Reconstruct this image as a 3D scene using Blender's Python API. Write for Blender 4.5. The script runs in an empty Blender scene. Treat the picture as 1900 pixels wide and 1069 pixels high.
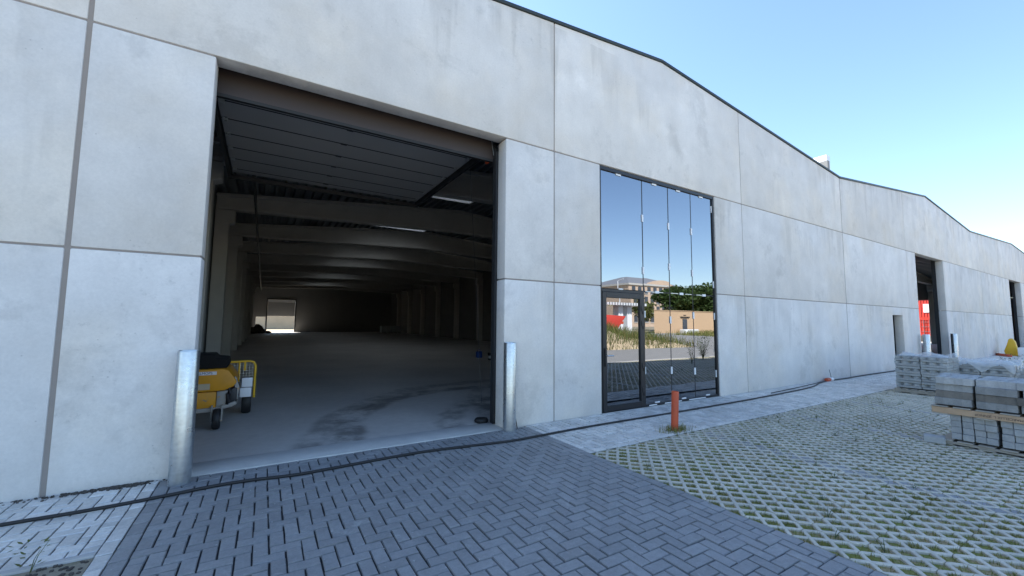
import bpy, bmesh, math, random
import numpy as np
from mathutils import Vector, Matrix
R = math.radians
random.seed(7); rng = np.random.default_rng(7)
S = bpy.context.scene
COL = S.collection

# ------------------------------------------------------------------ camera
CAM = Vector((0.0, -5.654, 1.6856))
YAW, PIT, ROL, FPX = R(31.3057), R(4.7188), R(.5415), 752.28
Fw = Vector((math.sin(YAW)*math.cos(PIT), math.cos(YAW)*math.cos(PIT), math.sin(PIT)))
Rt = Vector((math.cos(YAW), -math.sin(YAW), 0)); Up = Rt.cross(Fw)
rt = Rt*math.cos(ROL)+Up*math.sin(ROL); up = Up*math.cos(ROL)-Rt*math.sin(ROL)
cd = bpy.data.cameras.new('camera'); cam = bpy.data.objects.new('camera', cd); COL.objects.link(cam)
cam.matrix_world = Matrix(((rt.x, up.x, -Fw.x, CAM.x), (rt.y, up.y, -Fw.y, CAM.y), (rt.z, up.z, -Fw.z, CAM.z), (0, 0, 0, 1)))
cd.sensor_fit = 'HORIZONTAL'; cd.sensor_width = 36; cd.lens = FPX/1900*36
cd.clip_start = .05; cd.clip_end = 2000
S.camera = cam
# ------------------------------------------------------------------ sky and sun (behind the hall, to the left)
SUN_AZ, SUN_EL = R(22), R(45)          # azimuth counted from +Y towards -X
w = bpy.data.worlds.new('World'); S.world = w; w.use_nodes = True
nt = w.node_tree
sky = nt.nodes.new('ShaderNodeTexSky'); sky.sky_type = 'NISHITA'; sky.sun_disc = False
sky.sun_elevation = SUN_EL; sky.sun_rotation = -SUN_AZ
sky.altitude = 0; sky.air_density = 1.0; sky.dust_density = .25; sky.ozone_density = 2.8
bg = nt.nodes['Background']; bg.inputs[1].default_value = .12
nt.links.new(sky.outputs[0], bg.inputs[0])
sd = bpy.data.lights.new('sun', 'SUN'); sd.energy = 5.0; sd.angle = R(.5); sd.color = (1, .95, .87)
sun = bpy.data.objects.new('sun', sd); COL.objects.link(sun)
sdir = Vector((-math.sin(SUN_AZ)*math.cos(SUN_EL), math.cos(SUN_AZ)*math.cos(SUN_EL), math.sin(SUN_EL)))
sun.rotation_euler = sdir.to_track_quat('Z', 'Y').to_euler()
S.view_settings.view_transform = 'Standard'; S.view_settings.look = 'None'
S.view_settings.exposure = 1.66; S.view_settings.gamma = 1
S.render.engine = 'CYCLES'
S.cycles.use_denoising = True
S.cycles.max_bounces = 10; S.cycles.diffuse_bounces = 6; S.cycles.glossy_bounces = 4
S.cycles.transparent_max_bounces = 12
S.cycles.sample_clamp_indirect = 8
S.cycles.caustics_reflective = False; S.cycles.caustics_refractive = False

# ------------------------------------------------------------------ materials
class NT:
    def __init__(s, name):
        s.m = bpy.data.materials.new(name); s.m.use_nodes = True; s.t = s.m.node_tree
        s.b = s.t.nodes['Principled BSDF']; s.out = s.t.nodes['Material Output']
    def n(s, typ, **kw):
        k = s.t.nodes.new('ShaderNode'+typ)
        for a, v in kw.items(): setattr(k, a, v)
        return k
    def l(s, a, b): s.t.links.new(a, b)
    def val(s, sock, v):
        if hasattr(v, 'is_linked') or isinstance(v, bpy.types.NodeSocket): s.l(v, sock)
        else: sock.default_value = v
    def math(s, op, a, b=0., c=None, clamp=False):
        k = s.n('Math', operation=op, use_clamp=clamp); s.val(k.inputs[0], a); s.val(k.inputs[1], b)
        if c is not None: s.val(k.inputs[2], c)
        return k.outputs[0]
    def mix(s, f, a, b, typ='MIX'):
        k = s.n('Mix', data_type='RGBA', blend_type=typ); s.val(k.inputs[0], f); s.val(k.inputs[6], a); s.val(k.inputs[7], b)
        return k.outputs[2]
    def ramp(s, v, lo, hi, a=0., b=1., smooth=True):
        k = s.n('MapRange', interpolation_type='SMOOTHSTEP' if smooth else 'LINEAR'); s.val(k.inputs[0], v)
        for i, x in enumerate((lo, hi, a, b)): k.inputs[i+1].default_value = x
        return k.outputs[0]
    def pos(s, rnd=True, stretch=(1, 1, 1)):
        g = s.n('NewGeometry'); v = g.outputs['Position']
        if rnd:
            o = s.n('ObjectInfo'); q = s.n('VectorMath', operation='MULTIPLY_ADD')
            k = s.n('CombineXYZ'); 
            for i in range(3): s.l(o.outputs['Random'], k.inputs[i])
            s.l(k.outputs[0], q.inputs[0]); q.inputs[1].default_value = (37, 53, 71); s.l(v, q.inputs[2]); v = q.outputs[0]
        if stretch != (1, 1, 1):
            q = s.n('VectorMath', operation='MULTIPLY'); s.l(v, q.inputs[0]); q.inputs[1].default_value = stretch; v = q.outputs[0]
        return v
    def noise(s, v, scale, detail=4, rough=.55, dist=0):
        k = s.n('TexNoise'); s.l(v, k.inputs['Vector']); k.inputs['Scale'].default_value = scale
        k.inputs['Detail'].default_value = detail; k.inputs['Roughness'].default_value = rough; k.inputs['Distortion'].default_value = dist
        return k.outputs['Fac']
    def voro(s, v, scale, feat='F1'):
        k = s.n('TexVoronoi', feature=feat); s.l(v, k.inputs['Vector']); k.inputs['Scale'].default_value = scale
        return k.outputs['Distance']
    def rand(s):
        o = s.n('ObjectInfo'); g = s.n('NewGeometry')
        return s.math('FRACT', s.math('ADD', o.outputs['Random'], g.outputs['Random Per Island']))
    def bump(s, h, strength=.3, dist=.01):
        k = s.n('Bump'); k.inputs['Strength'].default_value = strength; k.inputs['Distance'].default_value = dist
        s.l(h, k.inputs['Height']); s.l(k.outputs[0], s.b.inputs['Normal'])
    def shade(s, col, f):   # colour times scalar
        k = s.n('VectorMath', operation='SCALE'); s.val(k.inputs[0], col); s.val(k.inputs['Scale'], f); return k.outputs[0]
    def done(s, col=None, rough=.7, metal=0., spec=.5):
        if col is not None: s.val(s.b.inputs['Base Color'], col)
        s.val(s.b.inputs['Roughness'], rough); s.val(s.b.inputs['Metallic'], metal)
        s.b.inputs['Specular IOR Level'].default_value = spec
        return s.m
def c4(c): return (c[0], c[1], c[2], 1)
def simple(name, col, rough=.7, metal=0., var=.15, scale=6., rvar=0., bump=0., spec=.5, rnd=True, fine=0.):
    a = NT(name); p = a.pos(rnd); f = a.math('MULTIPLY_ADD', a.noise(p, scale, 6, .6), 2*var, 1-var)
    if rvar: f = a.math('MULTIPLY', f, a.math('MULTIPLY_ADD', a.rand(), 2*rvar, 1-rvar))
    if fine: f = a.math('MULTIPLY', f, a.math('MULTIPLY_ADD', a.noise(p, scale*14, 3), 2*fine, 1-fine))
    if bump: a.bump(a.noise(p, scale*5, 6), bump, .01)
    return a.done(a.shade(c4(col)[:3], f), rough, metal, spec)

def mat_facade(base=(.655, .635, .61)):
    a = NT('precast_concrete'); p = a.pos()
    big = a.noise(p, .45, 5, .6, .15); mid = a.noise(p, 1.7, 7, .62, .1)
    ps = a.pos(True, (1.8, 1.8, .45)); st = a.noise(ps, 1.0, 5, .6)
    fine = a.noise(p, 34, 5, .7)
    f = a.math('MULTIPLY_ADD', big, .36, .82)
    f = a.math('MULTIPLY', f, a.math('MULTIPLY_ADD', mid, .34, .83))
    f = a.math('MULTIPLY', f, a.math('MULTIPLY_ADD', st, .24, .88))
    f = a.math('MULTIPLY', f, a.math('MULTIPLY_ADD', fine, .26, .87))
    # damp looking cloudy patches with a crisper edge
    pt = a.ramp(a.noise(p, .9, 9, .68, .15), .55, .66)
    f = a.math('MULTIPLY', f, a.math('MULTIPLY_ADD', pt, -.13, 1.))
    # drip stains running down from the horizontal joints
    g = a.n('NewGeometry'); sx = a.n('SeparateXYZ'); a.l(g.outputs['Position'], sx.inputs[0]); z = sx.outputs[2]
    d1 = a.math('FRACT', a.math('DIVIDE', a.math('SUBTRACT', 9.5, z), 2.3735))
    pd = a.pos(True, (2.4, 2.4, .12)); dn = a.noise(pd, 1.0, 4, .6)
    reach = a.math('MULTIPLY', a.math('SUBTRACT', dn, .42), 3.2)
    drip = a.math('MULTIPLY', a.ramp(a.math('SUBTRACT', reach, d1), -.05, .3), a.ramp(a.noise(p, .35, 2), .42, .6))
    f = a.math('MULTIPLY', f, a.math('MULTIPLY_ADD', drip, -.13, 1.))
    # pale lime bloom
    bl = a.ramp(a.noise(p, 1.1, 8, .7, .3), .56, .72)
    f = a.math('MULTIPLY', f, a.math('MULTIPLY_ADD', bl, .08, 1.))
    # rough pitted patches
    pm = a.math('MULTIPLY', a.ramp(a.noise(p, 9, 6, .75), .55, .68), a.ramp(a.noise(p, .8, 5, .6), .52, .64))
    f = a.math('MULTIPLY', f, a.math('MULTIPLY_ADD', pm, -.16, 1.))
    # bug holes
    v = a.voro(p, 11); hole = a.math('MULTIPLY', a.math('LESS_THAN', v, .075), a.math('GREATER_THAN', a.noise(p, 3.1, 2), .56))
    f = a.math('MULTIPLY', f, a.math('MULTIPLY_ADD', hole, -.22, 1.))
    o = a.n('ObjectInfo'); f = a.math('MULTIPLY', f, a.math('MULTIPLY_ADD', o.outputs['Random'], .13, .935))
    warm = a.mix(a.ramp(a.noise(p, .7, 4), .4, .7), c4(base), (base[0]*1.03, base[1]*.995, base[2]*.94, 1))
    a.bump(a.math('ADD', a.math('MULTIPLY', fine, .5), a.noise(p, 5, 4)), .12, .006)
    return a.done(a.shade(warm, f), .78, 0, .35)
def mat_paver(name, base, dust=(.45, .45, .44), dusta=.35, var=.3, sp=1., rough=.85, spec=.3):
    a = NT(name); p = a.pos(False)
    f = a.math('MULTIPLY_ADD', a.rand(), var, 1-var/2)
    f = a.math('MULTIPLY', f, a.math('MULTIPLY_ADD', a.noise(p, 60, 5, .7), .5, .75))
    f = a.math('MULTIPLY', f, a.math('MULTIPLY_ADD', a.noise(p, 2.1, 5), .5, .75))
    f = a.math('MULTIPLY', f, a.math('MULTIPLY_ADD', a.noise(p, 17, 5, .7), .6, .70))
    col = a.shade(base, f)
    d = a.math('MULTIPLY', a.ramp(a.noise(p, 9, 8, .75, .8), .52, .74), a.ramp(a.noise(p, 1.3, 5), .38, .6))
    d = a.math('ADD', d, a.math('MULTIPLY', a.math('LESS_THAN', a.voro(p, 7*sp), .045), .9), clamp=True)
    col = a.mix(a.math('MULTIPLY', d, dusta), col, c4(dust))
    a.bump(a.noise(p, 70, 5, .7), .35, .004)
    return a.done(col, rough, 0, spec)
def mat_bed(name, soil, moss, lo=.42, hi=.6, scale=3.2):
    a = NT(name); p = a.pos(False)
    k = a.ramp(a.math('ADD', a.math('MULTIPLY', a.noise(p, scale, 4), .6), a.math('MULTIPLY', a.noise(p, scale*9, 4), .4)), lo, hi)
    col = a.mix(k, c4(soil), c4(moss))
    col = a.shade(col, a.math('MULTIPLY_ADD', a.noise(p, 90, 5, .75), 1.0, .5))
    a.bump(a.noise(p, 80, 5, .7), .8, .01)
    return a.done(col, .95, 0, .1)
def mat_galv():
    a = NT('galvanised_steel'); p = a.pos(True); ps = a.pos(True, (1, 1, 6))
    v = a.voro(p, 26); k = a.noise(ps, 5, 5, .7)
    f = a.math('ADD', a.math('MULTIPLY_ADD', k, .35, .72), a.math('MULTIPLY', v, .18))
    a.bump(k, .12, .01)
    rr = a.math('MULTIPLY_ADD', a.noise(p, 9, 5), .2, .2)
    return a.done(a.shade((.50, .53, .55), f), rr, .85, .5)
def mat_glass(name, tint=(.05, .055, .06), refl=.30):
    a = NT(name)
    gl = a.n('BsdfGlossy'); gl.inputs['Roughness'].default_value = 0.0; gl.inputs['Color'].default_value = (.90, .93, .98, 1)
    tr = a.n('BsdfTransparent'); tr.inputs['Color'].default_value = c4(tint)
    lw = a.n('LayerWeight'); lw.inputs['Blend'].default_value = .35
    fac = a.math('ADD', a.math('MULTIPLY', lw.outputs['Fresnel'], .5), refl, clamp=True)
    mx = a.n('MixShader'); a.l(fac, mx.inputs[0]); a.l(tr.outputs[0], mx.inputs[1]); a.l(gl.outputs[0], mx.inputs[2])
    a.l(mx.outputs[0], a.out.inputs['Surface']); return a.m
def mat_floor():
    a = NT('power_floated_floor'); p = a.pos(False)
    f = a.math('MULTIPLY_ADD', a.noise(p, .5, 6, .6), .7, .62)
    f = a.math('MULTIPLY', f, a.math('MULTIPLY_ADD', a.noise(p, 6, 6, .7), .4, .8))
    sx = a.n('SeparateXYZ'); a.l(p, sx.inputs[0])
    # curved tyre tracks swept by vehicles turning in at the door
    for (cx, cy, r0, wd, am) in ((4.4, .2, 3.55, .28, .4), (4.6, .1, 2.2, .3, .35), (5.2, -.5, 4.9, .3, .3), (7.5, -1.0, 4.6, .25, .3), (6.2, 1.5, 2.6, .22, .25)):
        dx = a.math('SUBTRACT', sx.outputs[0], cx); dy = a.math('SUBTRACT', sx.outputs[1], cy)
        d = a.math('SQRT', a.math('ADD', a.math('MULTIPLY', dx, dx), a.math('MULTIPLY', a.math('MULTIPLY', dy, dy), .8)))
        d = a.math('ADD', d, a.math('MULTIPLY', a.noise(p, .8, 3), .5))
        t = a.math('SUBTRACT', 1., a.ramp(a.math('ABSOLUTE', a.math('SUBTRACT', d, r0)), wd*.4, wd))
        t = a.math('MULTIPLY', t, a.ramp(a.noise(p, 1.7, 6, .7), .35, .6))
        f = a.math('MULTIPLY', f, a.math('MULTIPLY_ADD', t, -am*1.45, 1.))
    return a.done(a.shade((.58, .55, .51), f), a.math('MULTIPLY_ADD', a.noise(p, 2, 5), .3, .40), 0, .5)
def mat_worn(name, paint, bare, amt=.62):
    a = NT(name); p = a.pos(True)
    k = a.ramp(a.noise(p, 7, 8, .7, .5), amt, amt+.06)
    col = a.shade(paint, a.math('MULTIPLY_ADD', a.noise(p, 4, 5), .5, .75))
    return a.done(a.mix(k, col, c4(bare)), .5, 0, .4)
def mat_leaf(name, c1, c2):
    a = NT(name); col = a.mix(a.rand(), c4(c1), c4(c2)); m = a.done(col, .6, 0, .2)
    tb = a.n('BsdfTranslucent'); a.l(col, tb.inputs[0]); ms = a.n('MixShader'); ms.inputs[0].default_value = .3
    a.l(a.b.outputs[0], ms.inputs[1]); a.l(tb.outputs[0], ms.inputs[2]); a.l(ms.outputs[0], a.out.inputs['Surface']); return m

M = {}
M['facade'] = mat_facade()
M['sealant'] = simple('joint_sealant', (.29, .255, .23), .8, var=.1)
M['coping'] = simple('coated_steel', (.03, .042, .045), .45, .2, var=.1)
M['dark_paver'] = mat_paver('dark_paver', (.262, .262, .262), dusta=.7, var=.16, rough=.62, spec=.5)
M['light_paver'] = mat_paver('light_paver', (.62, .59, .54), dust=(.6, .6, .58), dusta=.3, var=.28)
M['grid_conc'] = mat_paver('grid_concrete', (.54, .50, .415), dust=(.28, .27, .21), dusta=.4, var=.16)
M['dark_edge'] = mat_paver('dusty_paver_edge', (.24, .24, .237), dusta=.5, var=.3)
M['light_edge'] = mat_paver('pale_paver_edge', (.62, .61, .59), dusta=.2, var=.2)
M['sand_joint'] = simple('dark_sand', (.03, .03, .033), .95, var=.3, scale=30)
M['pale_sand'] = simple('pale_sand', (.09, .088, .08), .95, var=.3, scale=30)
M['grid_soil'] = mat_bed('mossy_soil', (.38, .30, .17), (.22, .24, .07), .44, .56)
M['soil'] = mat_bed('dry_ground', (.33, .29, .22), (.10, .12, .045), .5, .66, .5)
M['floor'] = mat_floor()
M['sill'] = simple('threshold_concrete', (.52, .51, .48), .8, var=.2, scale=4, fine=.1)
M['galv'] = mat_galv()
M['glass'] = mat_glass('solar_glass')
M['clear'] = mat_glass('door_glass', (.10, .11, .11), .28)
M['frame'] = simple('anthracite_aluminium', (.018, .019, .022), .4, .1, var=.08)
M['rubber'] = simple('black_rubber', (.015, .015, .016), .6, var=.2)
M['void'] = simple('deep_black', (.004, .004, .004), .9, var=.1)  # flat black, also standing in for shade in the door's section gaps
M['white'] = simple('white_plastic', (.78, .79, .8), .5, var=.05)
M['steel_dark'] = simple('dark_steel', (.03, .032, .036), .5, .3, var=.2)
M['door_in'] = simple('door_inner_face', (.36, .36, .36), .5, 0, var=.08, scale=2)
M['door_out'] = simple('door_outer_face', (.055, .042, .038), .5, 0, var=.06, scale=2)
M['beam'] = simple('cast_beam', (.56, .54, .50), .85, var=.12, scale=2)
M['deck'] = simple('roof_deck', (.20, .22, .24), .5, .3, var=.08)
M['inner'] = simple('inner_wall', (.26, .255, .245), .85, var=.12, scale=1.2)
M['skyl'] = simple('skylight_polycarbonate', (.8, .82, .84), .5, var=.03)
M['orange'] = mat_worn('orange_plastic', (.52, .085, .03), (.25, .16, .12), .7)
M['yellow'] = mat_worn('worn_yellow_paint', (.62, .27, .012), (.22, .19, .15), .60)
M['bare'] = mat_worn('scuffed_metal', (.32, .30, .27), (.5, .25, .04), .58)
M['red'] = simple('red_container_paint', (.62, .06, .04), .5, var=.15, scale=1)
M['wood'] = simple('pallet_timber', (.52, .36, .23), .8, var=.2, scale=9, rvar=.12)
M['woodg'] = simple('grey_timber', (.36, .33, .28), .85, var=.25, scale=9, rvar=.15)
M['block'] = mat_paver('stacked_block', (.36, .37, .37), dust=(.5, .5, .49), dusta=.3, var=.16)
M['slab_dark'] = mat_paver('weathered_slab', (.16, .148, .13), dust=(.3, .29, .26), dusta=.5, var=.5)
M['slab_mid'] = mat_paver('grey_slab', (.27, .275, .27), dust=(.4, .39, .36), dusta=.4, var=.3)
M['slab'] = mat_paver('new_slab', (.34, .35, .345), dust=(.55, .56, .55), dusta=.35, var=.2)
M['ink'] = simple('black_ink', (.06, .04, .03), .8, var=.1)
M['blueink'] = simple('dark_blue_ink', (.03, .03, .12), .6, var=.1)
M['sticker'] = simple('sticker', (.75, .72, .70), .5, var=.1)
M['blue'] = simple('blue_plastic', (.02, .09, .42), .45, var=.1)
M['blackp'] = simple('black_plastic', (.02, .02, .022), .45, var=.1)
M['asphalt'] = simple('asphalt', (.27, .265, .255), .9, var=.2, scale=1.5, fine=.15)
M['kerb'] = simple('kerb_concrete', (.45, .44, .42), .85, var=.15, scale=3)
M['redlane'] = simple('red_asphalt', (.34, .12, .09), .9, var=.15)
M['tan'] = simple('tan_render', (.50, .35, .22), .9, var=.05, scale=.4)
M['stone'] = simple('pink_stone', (.50, .38, .29), .85, var=.12, scale=.3)
M['slate'] = simple('slate_roof', (.20, .21, .23), .6, var=.12, scale=.3)
M['winglass'] = simple('dark_window', (.05, .06, .08), .15, var=.1)
M['bark'] = simple('bark', (.10, .075, .05), .9, var=.3, scale=4)
M['leafd'] = mat_leaf('dark_leaf', (.035, .065, .02), (.075, .12, .035))
M['leafl'] = mat_leaf('light_leaf', (.10, .13, .035), (.17, .17, .06))
M['grass'] = mat_leaf('short_grass', (.15, .18, .045), (.30, .27, .10))
M['drygrass'] = mat_leaf('dry_grass', (.22, .19, .08), (.10, .16, .04))
M['weed'] = mat_leaf('weed_leaf', (.09, .13, .06), (.16, .19, .10))
M['rubble'] = simple('rubble', (.08, .07, .06), .95, var=.4, scale=6)
M['paint_y'] = simple('yellow_paint', (.7, .42, .02), .5, var=.1)
M['bankm'] = simple('sand_bank', (.5, .40, .27), .95, var=.2, scale=.6)
def mat_wrap():
    a = NT('plastic_wrap'); p = a.pos(True); a.bump(a.noise(p, 9, 5, .6, 1.5), .7, .03)
    a.b.inputs['Alpha'].default_value = .38
    return a.done((.8, .84, .87, 1), .18, 0, .5)
M['wrap'] = mat_wrap()

# ------------------------------------------------------------------ mesh helpers
def meta(o, label=None, cat=None, group=None, kind=None, category=None):
    cat = cat or category
    for k, v in (('label', label), ('category', cat), ('group', group), ('kind', kind)):
        if v: o[k] = v
    return o
def link(o, parent=None):
    COL.objects.link(o)
    if parent is not None: o.parent = parent
    return o
def empty(name, loc, **kw):
    o = bpy.data.objects.new(name, None); o.location = loc; o.empty_display_size = .2; link(o); meta(o, **kw); return o
def pdata(name, V, Fc, mat, smooth=False):
    me = bpy.data.meshes.new(name); me.from_pydata([tuple(map(float, v)) for v in V], [], Fc); me.materials.append(M[mat])
    if smooth:
        me.polygons.foreach_set('use_smooth', [True]*len(me.polygons))
    me.update(); return me
class MB:
    """collects shapes (world coordinates) and links them as one mesh object"""
    def __init__(s): s.v = []; s.f = []
    def add(s, V, Fc):
        o = len(s.v); s.v += [tuple(v) for v in V]; s.f += [tuple(i+o for i in f) for f in Fc]; return s
    def box(s, x0, y0, z0, x1, y1, z1, rot=0, tilt=None):
        V = [(x, y, z) for z in (z0, z1) for y in (y0, y1) for x in (x0, x1)]
        if rot or tilt:
            c = Vector(((x0+x1)/2, (y0+y1)/2, (z0+z1)/2)); m = Matrix.Rotation(rot, 3, 'Z')
            if tilt: m = m @ Matrix.Rotation(tilt[0], 3, tilt[1])
            V = [c+m@(Vector(v)-c) for v in V]
        return s.add(V, [(0, 2, 3, 1), (4, 5, 7, 6), (0, 1, 5, 4), (1, 3, 7, 5), (3, 2, 6, 7), (2, 0, 4, 6)])
    def prism(s, poly, axis, a, b):
        """poly in the plane across axis, extruded from a to b"""
        def P(p, t):
            if axis == 'Y': return (p[0], t, p[1])
            if axis == 'X': return (t, p[0], p[1])
            return (p[0], p[1], t)
        n = len(poly); V = [P(p, a) for p in poly]+[P(p, b) for p in poly]
        Fc = [tuple(range(n)), tuple(range(2*n-1, n-1, -1))]+[(i, i+n, (i+1) % n+n, (i+1) % n) for i in range(n)]
        return s.add(V, Fc)
    def tube(s, pts, r, seg=10, cap=True):
        pts = [Vector(p) for p in pts]; n = len(pts); V = []; Fc = []
        rr = r if isinstance(r, (list, tuple)) else [r]*n
        ref = Vector((0, 0, 1))
        for i, p in enumerate(pts):
            d = (pts[min(i+1, n-1)]-pts[max(i-1, 0)]).normalized()
            a = d.cross(ref)
            if a.length < .1: a = d.cross(Vector((1, 0, 0)))
            a.normalize(); b = d.cross(a)
            for k in range(seg):
                t = 2*math.pi*k/seg; V.append(p+(a*math.cos(t)+b*math.sin(t))*rr[i])
        for i in range(n-1):
            for k in range(seg):
                Fc.append((i*seg+k, i*seg+(k+1) % seg, (i+1)*seg+(k+1) % seg, (i+1)*seg+k))
        if cap: Fc += [tuple(range(seg))[::-1], tuple(range((n-1)*seg, n*seg))]
        return s.add(V, Fc)
    def lathe(s, prof, c=(0, 0, 0), seg=24, axis='Z'):
        V = []; Fc = []; n = len(prof)
        for r, h in prof:
            for k in range(seg):
                t = 2*math.pi*k/seg; x, y = r*math.cos(t), r*math.sin(t)
                q = (x, y, h) if axis == 'Z' else ((h, x, y) if axis == 'X' else (x, h, y))
                V.append((c[0]+q[0], c[1]+q[1], c[2]+q[2]))
        for i in range(n-1):
            for k in range(seg): Fc.append((i*seg+k, i*seg+(k+1) % seg, (i+1)*seg+(k+1) % seg, (i+1)*seg+k))
        if prof[0][0] > 1e-4: Fc.append(tuple(range(seg))[::-1])
        if prof[-1][0] > 1e-4: Fc.append(tuple(range((n-1)*seg, n*seg)))
        return s.add(V, Fc)
    def build(s, name, mat, parent=None, bevel=0, seg=2, smooth=False, ang=35, **kw):
        bm = bmesh.new(); vs = [bm.verts.new(v) for v in s.v]
        for f in s.f:
            try: bm.faces.new([vs[i] for i in f])
            except ValueError: pass
        bmesh.ops.recalc_face_normals(bm, faces=bm.faces)
        if bevel:
            ed = [e for e in bm.edges if len(e.link_faces) == 2 and e.calc_face_angle(0) > R(30)]
            bmesh.ops.bevel(bm, geom=ed, offset=bevel, segments=seg, affect='EDGES', profile=.5, clamp_overlap=True)
        me = bpy.data.meshes.new(name); bm.to_mesh(me); bm.free(); me.materials.append(M[mat])
        if smooth or bevel:
            me.polygons.foreach_set('use_smooth', [True]*len(me.polygons))
            try: me.set_sharp_from_angle(angle=R(ang))
            except Exception: pass
        o = bpy.data.objects.new(name, me); link(o, parent)
        if parent is not None and parent.type == 'EMPTY': o.matrix_parent_inverse = Matrix.Translation(parent.location).inverted()
        elif parent is not None: o.matrix_parent_inverse = parent.matrix_basis.inverted()
        meta(o, **kw); return o
def B(x0, y0, z0, x1, y1, z1, **k): return MB().box(x0, y0, z0, x1, y1, z1, **k)
def sheet(name, x0, y0, x1, y1, z, mat, **kw):
    o = bpy.data.objects.new(name, pdata(name, [(x0, y0, z), (x1, y0, z), (x1, y1, z), (x0, y1, z)], [(0, 1, 2, 3)], mat)); link(o); meta(o, **kw); return o
def text(name, body, size, mat, parent, mw):
    cu = bpy.data.curves.new(name, 'FONT'); cu.body = body; cu.size = size; cu.align_x = 'CENTER'; cu.align_y = 'CENTER'; cu.extrude = .0008
    t = bpy.data.objects.new(name, cu); COL.objects.link(t)
    bpy.context.view_layer.update()
    me = bpy.data.meshes.new_from_object(t.evaluated_get(bpy.context.evaluated_depsgraph_get())); bpy.data.objects.remove(t)
    me.materials.clear(); me.materials.append(M[mat]); me.transform(mw)
    o = bpy.data.objects.new(name, me); link(o, parent)
    o.matrix_parent_inverse = (Matrix.Translation(parent.location) if parent.type == 'EMPTY' else parent.matrix_basis).inverted()
    return o
def seen(x, y, z=0.):
    """rough size on the photograph of something at this place (0 outside the frame)"""
    v = Vector((x, y, z))-CAM; d = v.dot(Fw)
    if d < .3: return 0
    a, b = v.dot(rt)/d*FPX, v.dot(up)/d*FPX
    if abs(a) > 990 or abs(b) > 570: return 0
    return (CAM.z-z)/(v.length**3)

# ------------------------------------------------------------------ ground and paving
X0 = -1.695; MOD = 6.0; H1, H2, TH = 2.377, 4.744, .27
EX = X0+9*MOD                     # right end of the building
NY = 56.0                         # depth of the halls
sheet('ground', -400, -400, 600, 400, -.09, 'soil', kind='structure')
sheet('hall_floor', X0, .30, EX, NY, .0, 'floor', kind='structure')
sill = B(-.633, -.06, -.08, 3.30, .42, .012).build('door_sill', 'sill', bevel=.006, kind='structure')

def paver_mesh(w, h, t=.06, b=.005, cache={}):
    k = (round(w, 4), round(h, 4), random.randrange(5))
    if k not in cache:
        x, y = w/2, h/2
        V = [(sx*(x-b), sy*(y-b), 0) for sx, sy in ((-1, -1), (1, -1), (1, 1), (-1, 1))]
        V += [(sx*x, sy*y, -b) for sx, sy in ((-1, -1), (1, -1), (1, 1), (-1, 1))]
        V += [(sx*x, sy*y, -t) for sx, sy in ((-1, -1), (1, -1), (1, 1), (-1, 1))]
        V = [(q[0]+random.gauss(0, .0014), q[1]+random.gauss(0, .0014), q[2]+(random.gauss(0, .0008) if q[2] > -.05 else 0)) for q in V]
        Fc = [(0, 1, 2, 3)]+[(i+4, (i+1) % 4+4, (i+1) % 4, i) for i in range(4)]+[(i+8, (i+1) % 4+8, (i+1) % 4+4, i+4) for i in range(4)]
        cache[k] = (V, Fc)
    return cache[k]+(k,)
def lay(owner, rects, mat, piece, rest, gx=.008, gy=.004, top=0., jit=.0016, n=300, edge='dark_edge'):
    """rects -> the n largest in the picture as single pieces, the others joined"""
    rects = [r for r in rects if r[2]-r[0] > .025 and r[3]-r[1] > .025]
    rects.sort(key=lambda r: -seen((r[0]+r[2])/2, (r[1]+r[3])/2)*min((r[2]-r[0])*(r[3]-r[1]), .022))
    V, Fc, meshes = [], [], {}
    for i, (a, b, c, d) in enumerate(rects):
        w, h = c-a-gx, d-b-gy; cx, cy = (a+c)/2, (b+d)/2
        vv, ff, k = paver_mesh(w, h)
        m = Matrix.Translation((cx+rng.normal()*jit*.7, cy+rng.normal()*jit*.7, top+rng.normal()*jit)) @ Matrix.Rotation(rng.normal()*.005, 4, 'Z') @ Matrix.Rotation(rng.normal()*.007, 4, 'X') @ Matrix.Rotation(rng.normal()*.007, 4, 'Y')
        if i < n:
            if k not in meshes: meshes[k] = edged(pdata(piece, vv, ff, mat), edge)
            o = bpy.data.objects.new(piece, meshes[k]); o.matrix_world = m; link(o, owner)
        else:
            o = len(V); V += [m@Vector(v) for v in vv]; Fc += [tuple(j+o for j in f) for f in ff]
    if V:
        o = bpy.data.objects.new(rest, edged(pdata(rest, V, Fc, mat), edge)); link(o, owner); o['kind'] = 'stuff'
def edged(me, edge):
    me.materials.append(M[edge]); me.polygons.foreach_set('material_index', [0, 1, 1, 1, 1, 0, 0, 0, 0]*(len(me.polygons)//9)); return me
def herring(x0, y0, x1, y1, u=.105, ox=0, oy=0):
    out = []
    nx, ny = int((x1-x0)/u)+4, int((y1-y0)/u)+4
    for j in range(-2, ny):
        for i in range(-2, nx):
            k = (i-j+ox) % 4
            if k == 0: r = (x0+i*u, y0+j*u, x0+(i+2)*u, y0+(j+1)*u)
            elif k == 3: r = (x0+i*u, y0+j*u, x0+(i+1)*u, y0+(j+2)*u)
            else: continue
            r = (max(r[0], x0), max(r[1], y0), min(r[2], x1), min(r[3], y1))
            if r[2] > r[0] and r[3] > r[1]: out.append(r)
    return out
def course(x0, y0, x1, y1, along, L=.21):
    out = []; a, b = (y0, y1) if along == 'Y' else (x0, x1); t = a
    while t < b-.03:
        e = min(t+L, b); out.append((x0, t, x1, e) if along == 'Y' else (t, y0, e, y1)); t = e
    return out
DX0, DX1, YK = -.84, 3.69, -6.75        # driveway edges, kerb of the road
drive = sheet('driveway', DX0, YK, DX1, -.06, -.016, 'sand_joint', kind='structure')
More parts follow.
